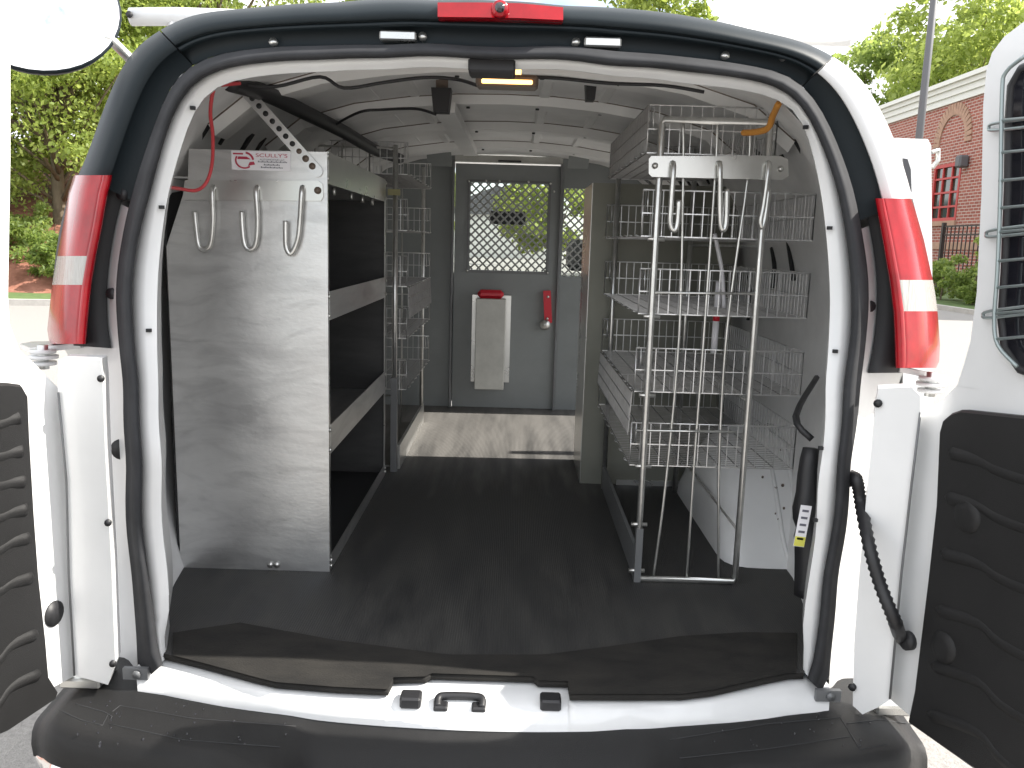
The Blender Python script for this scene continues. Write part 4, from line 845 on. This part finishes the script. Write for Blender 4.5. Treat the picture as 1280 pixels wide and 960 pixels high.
fr = MB(); t_w = .16; fr.box((BX-.03,y_a,z_a), (BX+.08,y_a+t_w,z_b)); fr.box((BX-.03,y_b-t_w,z_a), (BX+.08,y_b,z_b)); fr.box((BX-.03,y_a+t_w,z_b-t_w), (BX+.08,y_b-t_w,z_b)); fr.box((BX-.03,y_a+t_w,z_a), (BX+.08,y_b-t_w,z_a+t_w)); wf = fr.build('window', M['redframe'], bd)
for k in (1,2): y = y_a+(y_b-y_a)*k/3; q = MB(); q.box((BX,y-.05,z_a+t_w), (BX+.09,y+.05,z_b-t_w)); q.build('glazing_bar', M['redframe'], wf)
for k in (1,2,3): z = z_a+(z_b-z_a)*k/4; q = MB(); q.box((BX+.002,y_a+t_w,z-.05), (BX+.088,y_b-t_w,z+.05)); q.build('glazing_bar', M['redframe'], wf)
q = MB(); q.box((BX-.12,y_a-.1,z_a-.25), (BX-.002,y_b+.1,z_a-.002)); q.build('sill', M['archbrick'], wf)
cy, czz = .5*(PX(1172,170,BX).y+PX(1212,172,BX).y), PX(1190,178,BX).z; ra = .5*abs(PX(1170,170,BX).y-PX(1208,172,BX).y)
for k in range(21):
    t = math.pi*k/20; c = Vector((BX-.02, cy+ra*math.cos(t), czz+ra*1.05*math.sin(t))); MB().obox(c, (1,0,0), (0,math.cos(t),math.sin(t)), (0,-math.sin(t),math.cos(t)), (.05,.30,ra*.07)).build('arch_brick', M['archbrick'], bd)
c = PX(1209,202,BX); q = MB(); q.bev(c+Vector((-.5,-.25,-.3)), c+Vector((-.02,.25,.3)), .08); q.build('wall_lamp', M['pole'], bd)
# fence, shrubs by the building, tree, pole
fx = 17.5; fa, fb_ = PX(1180,283,fx), PX(1222,285,fx); fn = empty('iron_fence', (fx,fb_.y,.1), 'dark iron fence with upright pickets in front of the brick building', 'fence')
y0, y1 = fa.y, 14.0; zt_ = fa.z
for z in (zt_, zt_-.35, .45): MB().box((fx-.02,y1,z-.03), (fx+.02,y0,z+.03)).build('rail', M['iron'], fn)
yy = y0
MB().box((fx-.07,y0-.07,.1), (fx+.07,y0+.07,zt_+.15)).build('post', M['iron'], fn)
while yy > y1: yy -= .30; MB().box((fx-.018,yy-.018,.25), (fx+.018,yy+.018,zt_+.02)).build('picket', M['iron'], fn)
for i, (x, y, r_, h_, lab) in enumerate([(14.4,24.6,.95,1.5,'rounded green shrub nearest the right kerb beside the tail lamp'),(14.6,22.6,1.0,1.5,'green shrub in front of the fence, next to the open right door'),(15.6,25.6,.8,2.6,'taller pale green bush against the iron fence'),(14.5,26.8,1.0,1.5,'green shrub mostly hidden behind the right tail lamp')]):
    tree((x,y,.1), h_, r_, .1, lab, 30, 120, .07, 'leaf' if i == 2 else 'leafdark', .03, 'shrub', 'shrubs in the planting bed')
tree((38,72,0), 26, 7.5, 9, 'big green tree rising behind the brick building', 120, 150, .3, group='far trees')
tree((33,80,0), 22, 5.5, 8, 'dark green tree behind the building roof near the pole', 90, 130, .3, 'leafdark', group='far trees')
tree((9.5,60,0), 27.5, 5, 12, 'far tree whose tip shows above the van roof right of centre', 80, 120, .25, group='far trees')
tree((-8,62,0), 27, 5, 12, 'far tree barely topping the van roof left of centre', 80, 120, .25, group='far trees')
for i, (x, y) in enumerate([(-12,38),(-5,42),(2,40),(8,44)]): tree((x,y,0), 7+i % 2, 2.8, .6, ['green tree ahead of the van at the far left of the windscreen','green tree ahead of the van left of the centre line','green tree straight ahead beyond the windscreen','green tree ahead of the van on the right of the windscreen'][i], 50, 100, .18, group='trees ahead of the van')
hb = empty('white_house', (14,75,0), 'distant white house seen through the partition mesh', 'house'); q = MB(); q.box((-9,88,0), (5,98,4.5)); q.build('wall', M['cornice'], hb); q = MB(); q.prism([(-9.5,87.5,4.5),(5.5,87.5,4.5),(-2,87.5,7.5)], (0,11,0)); q.build('roof', M['pole'], hb)
p = PY(1149,172,20); q = MB(); q.tube([(p.x,20,0),(p.x,20,11)], [.10,.08], 10); o = q.build('utility_pole', M['pole']); o["label"] = 'thin grey pole standing between the van and the brick building'; o["category"] = 'pole'
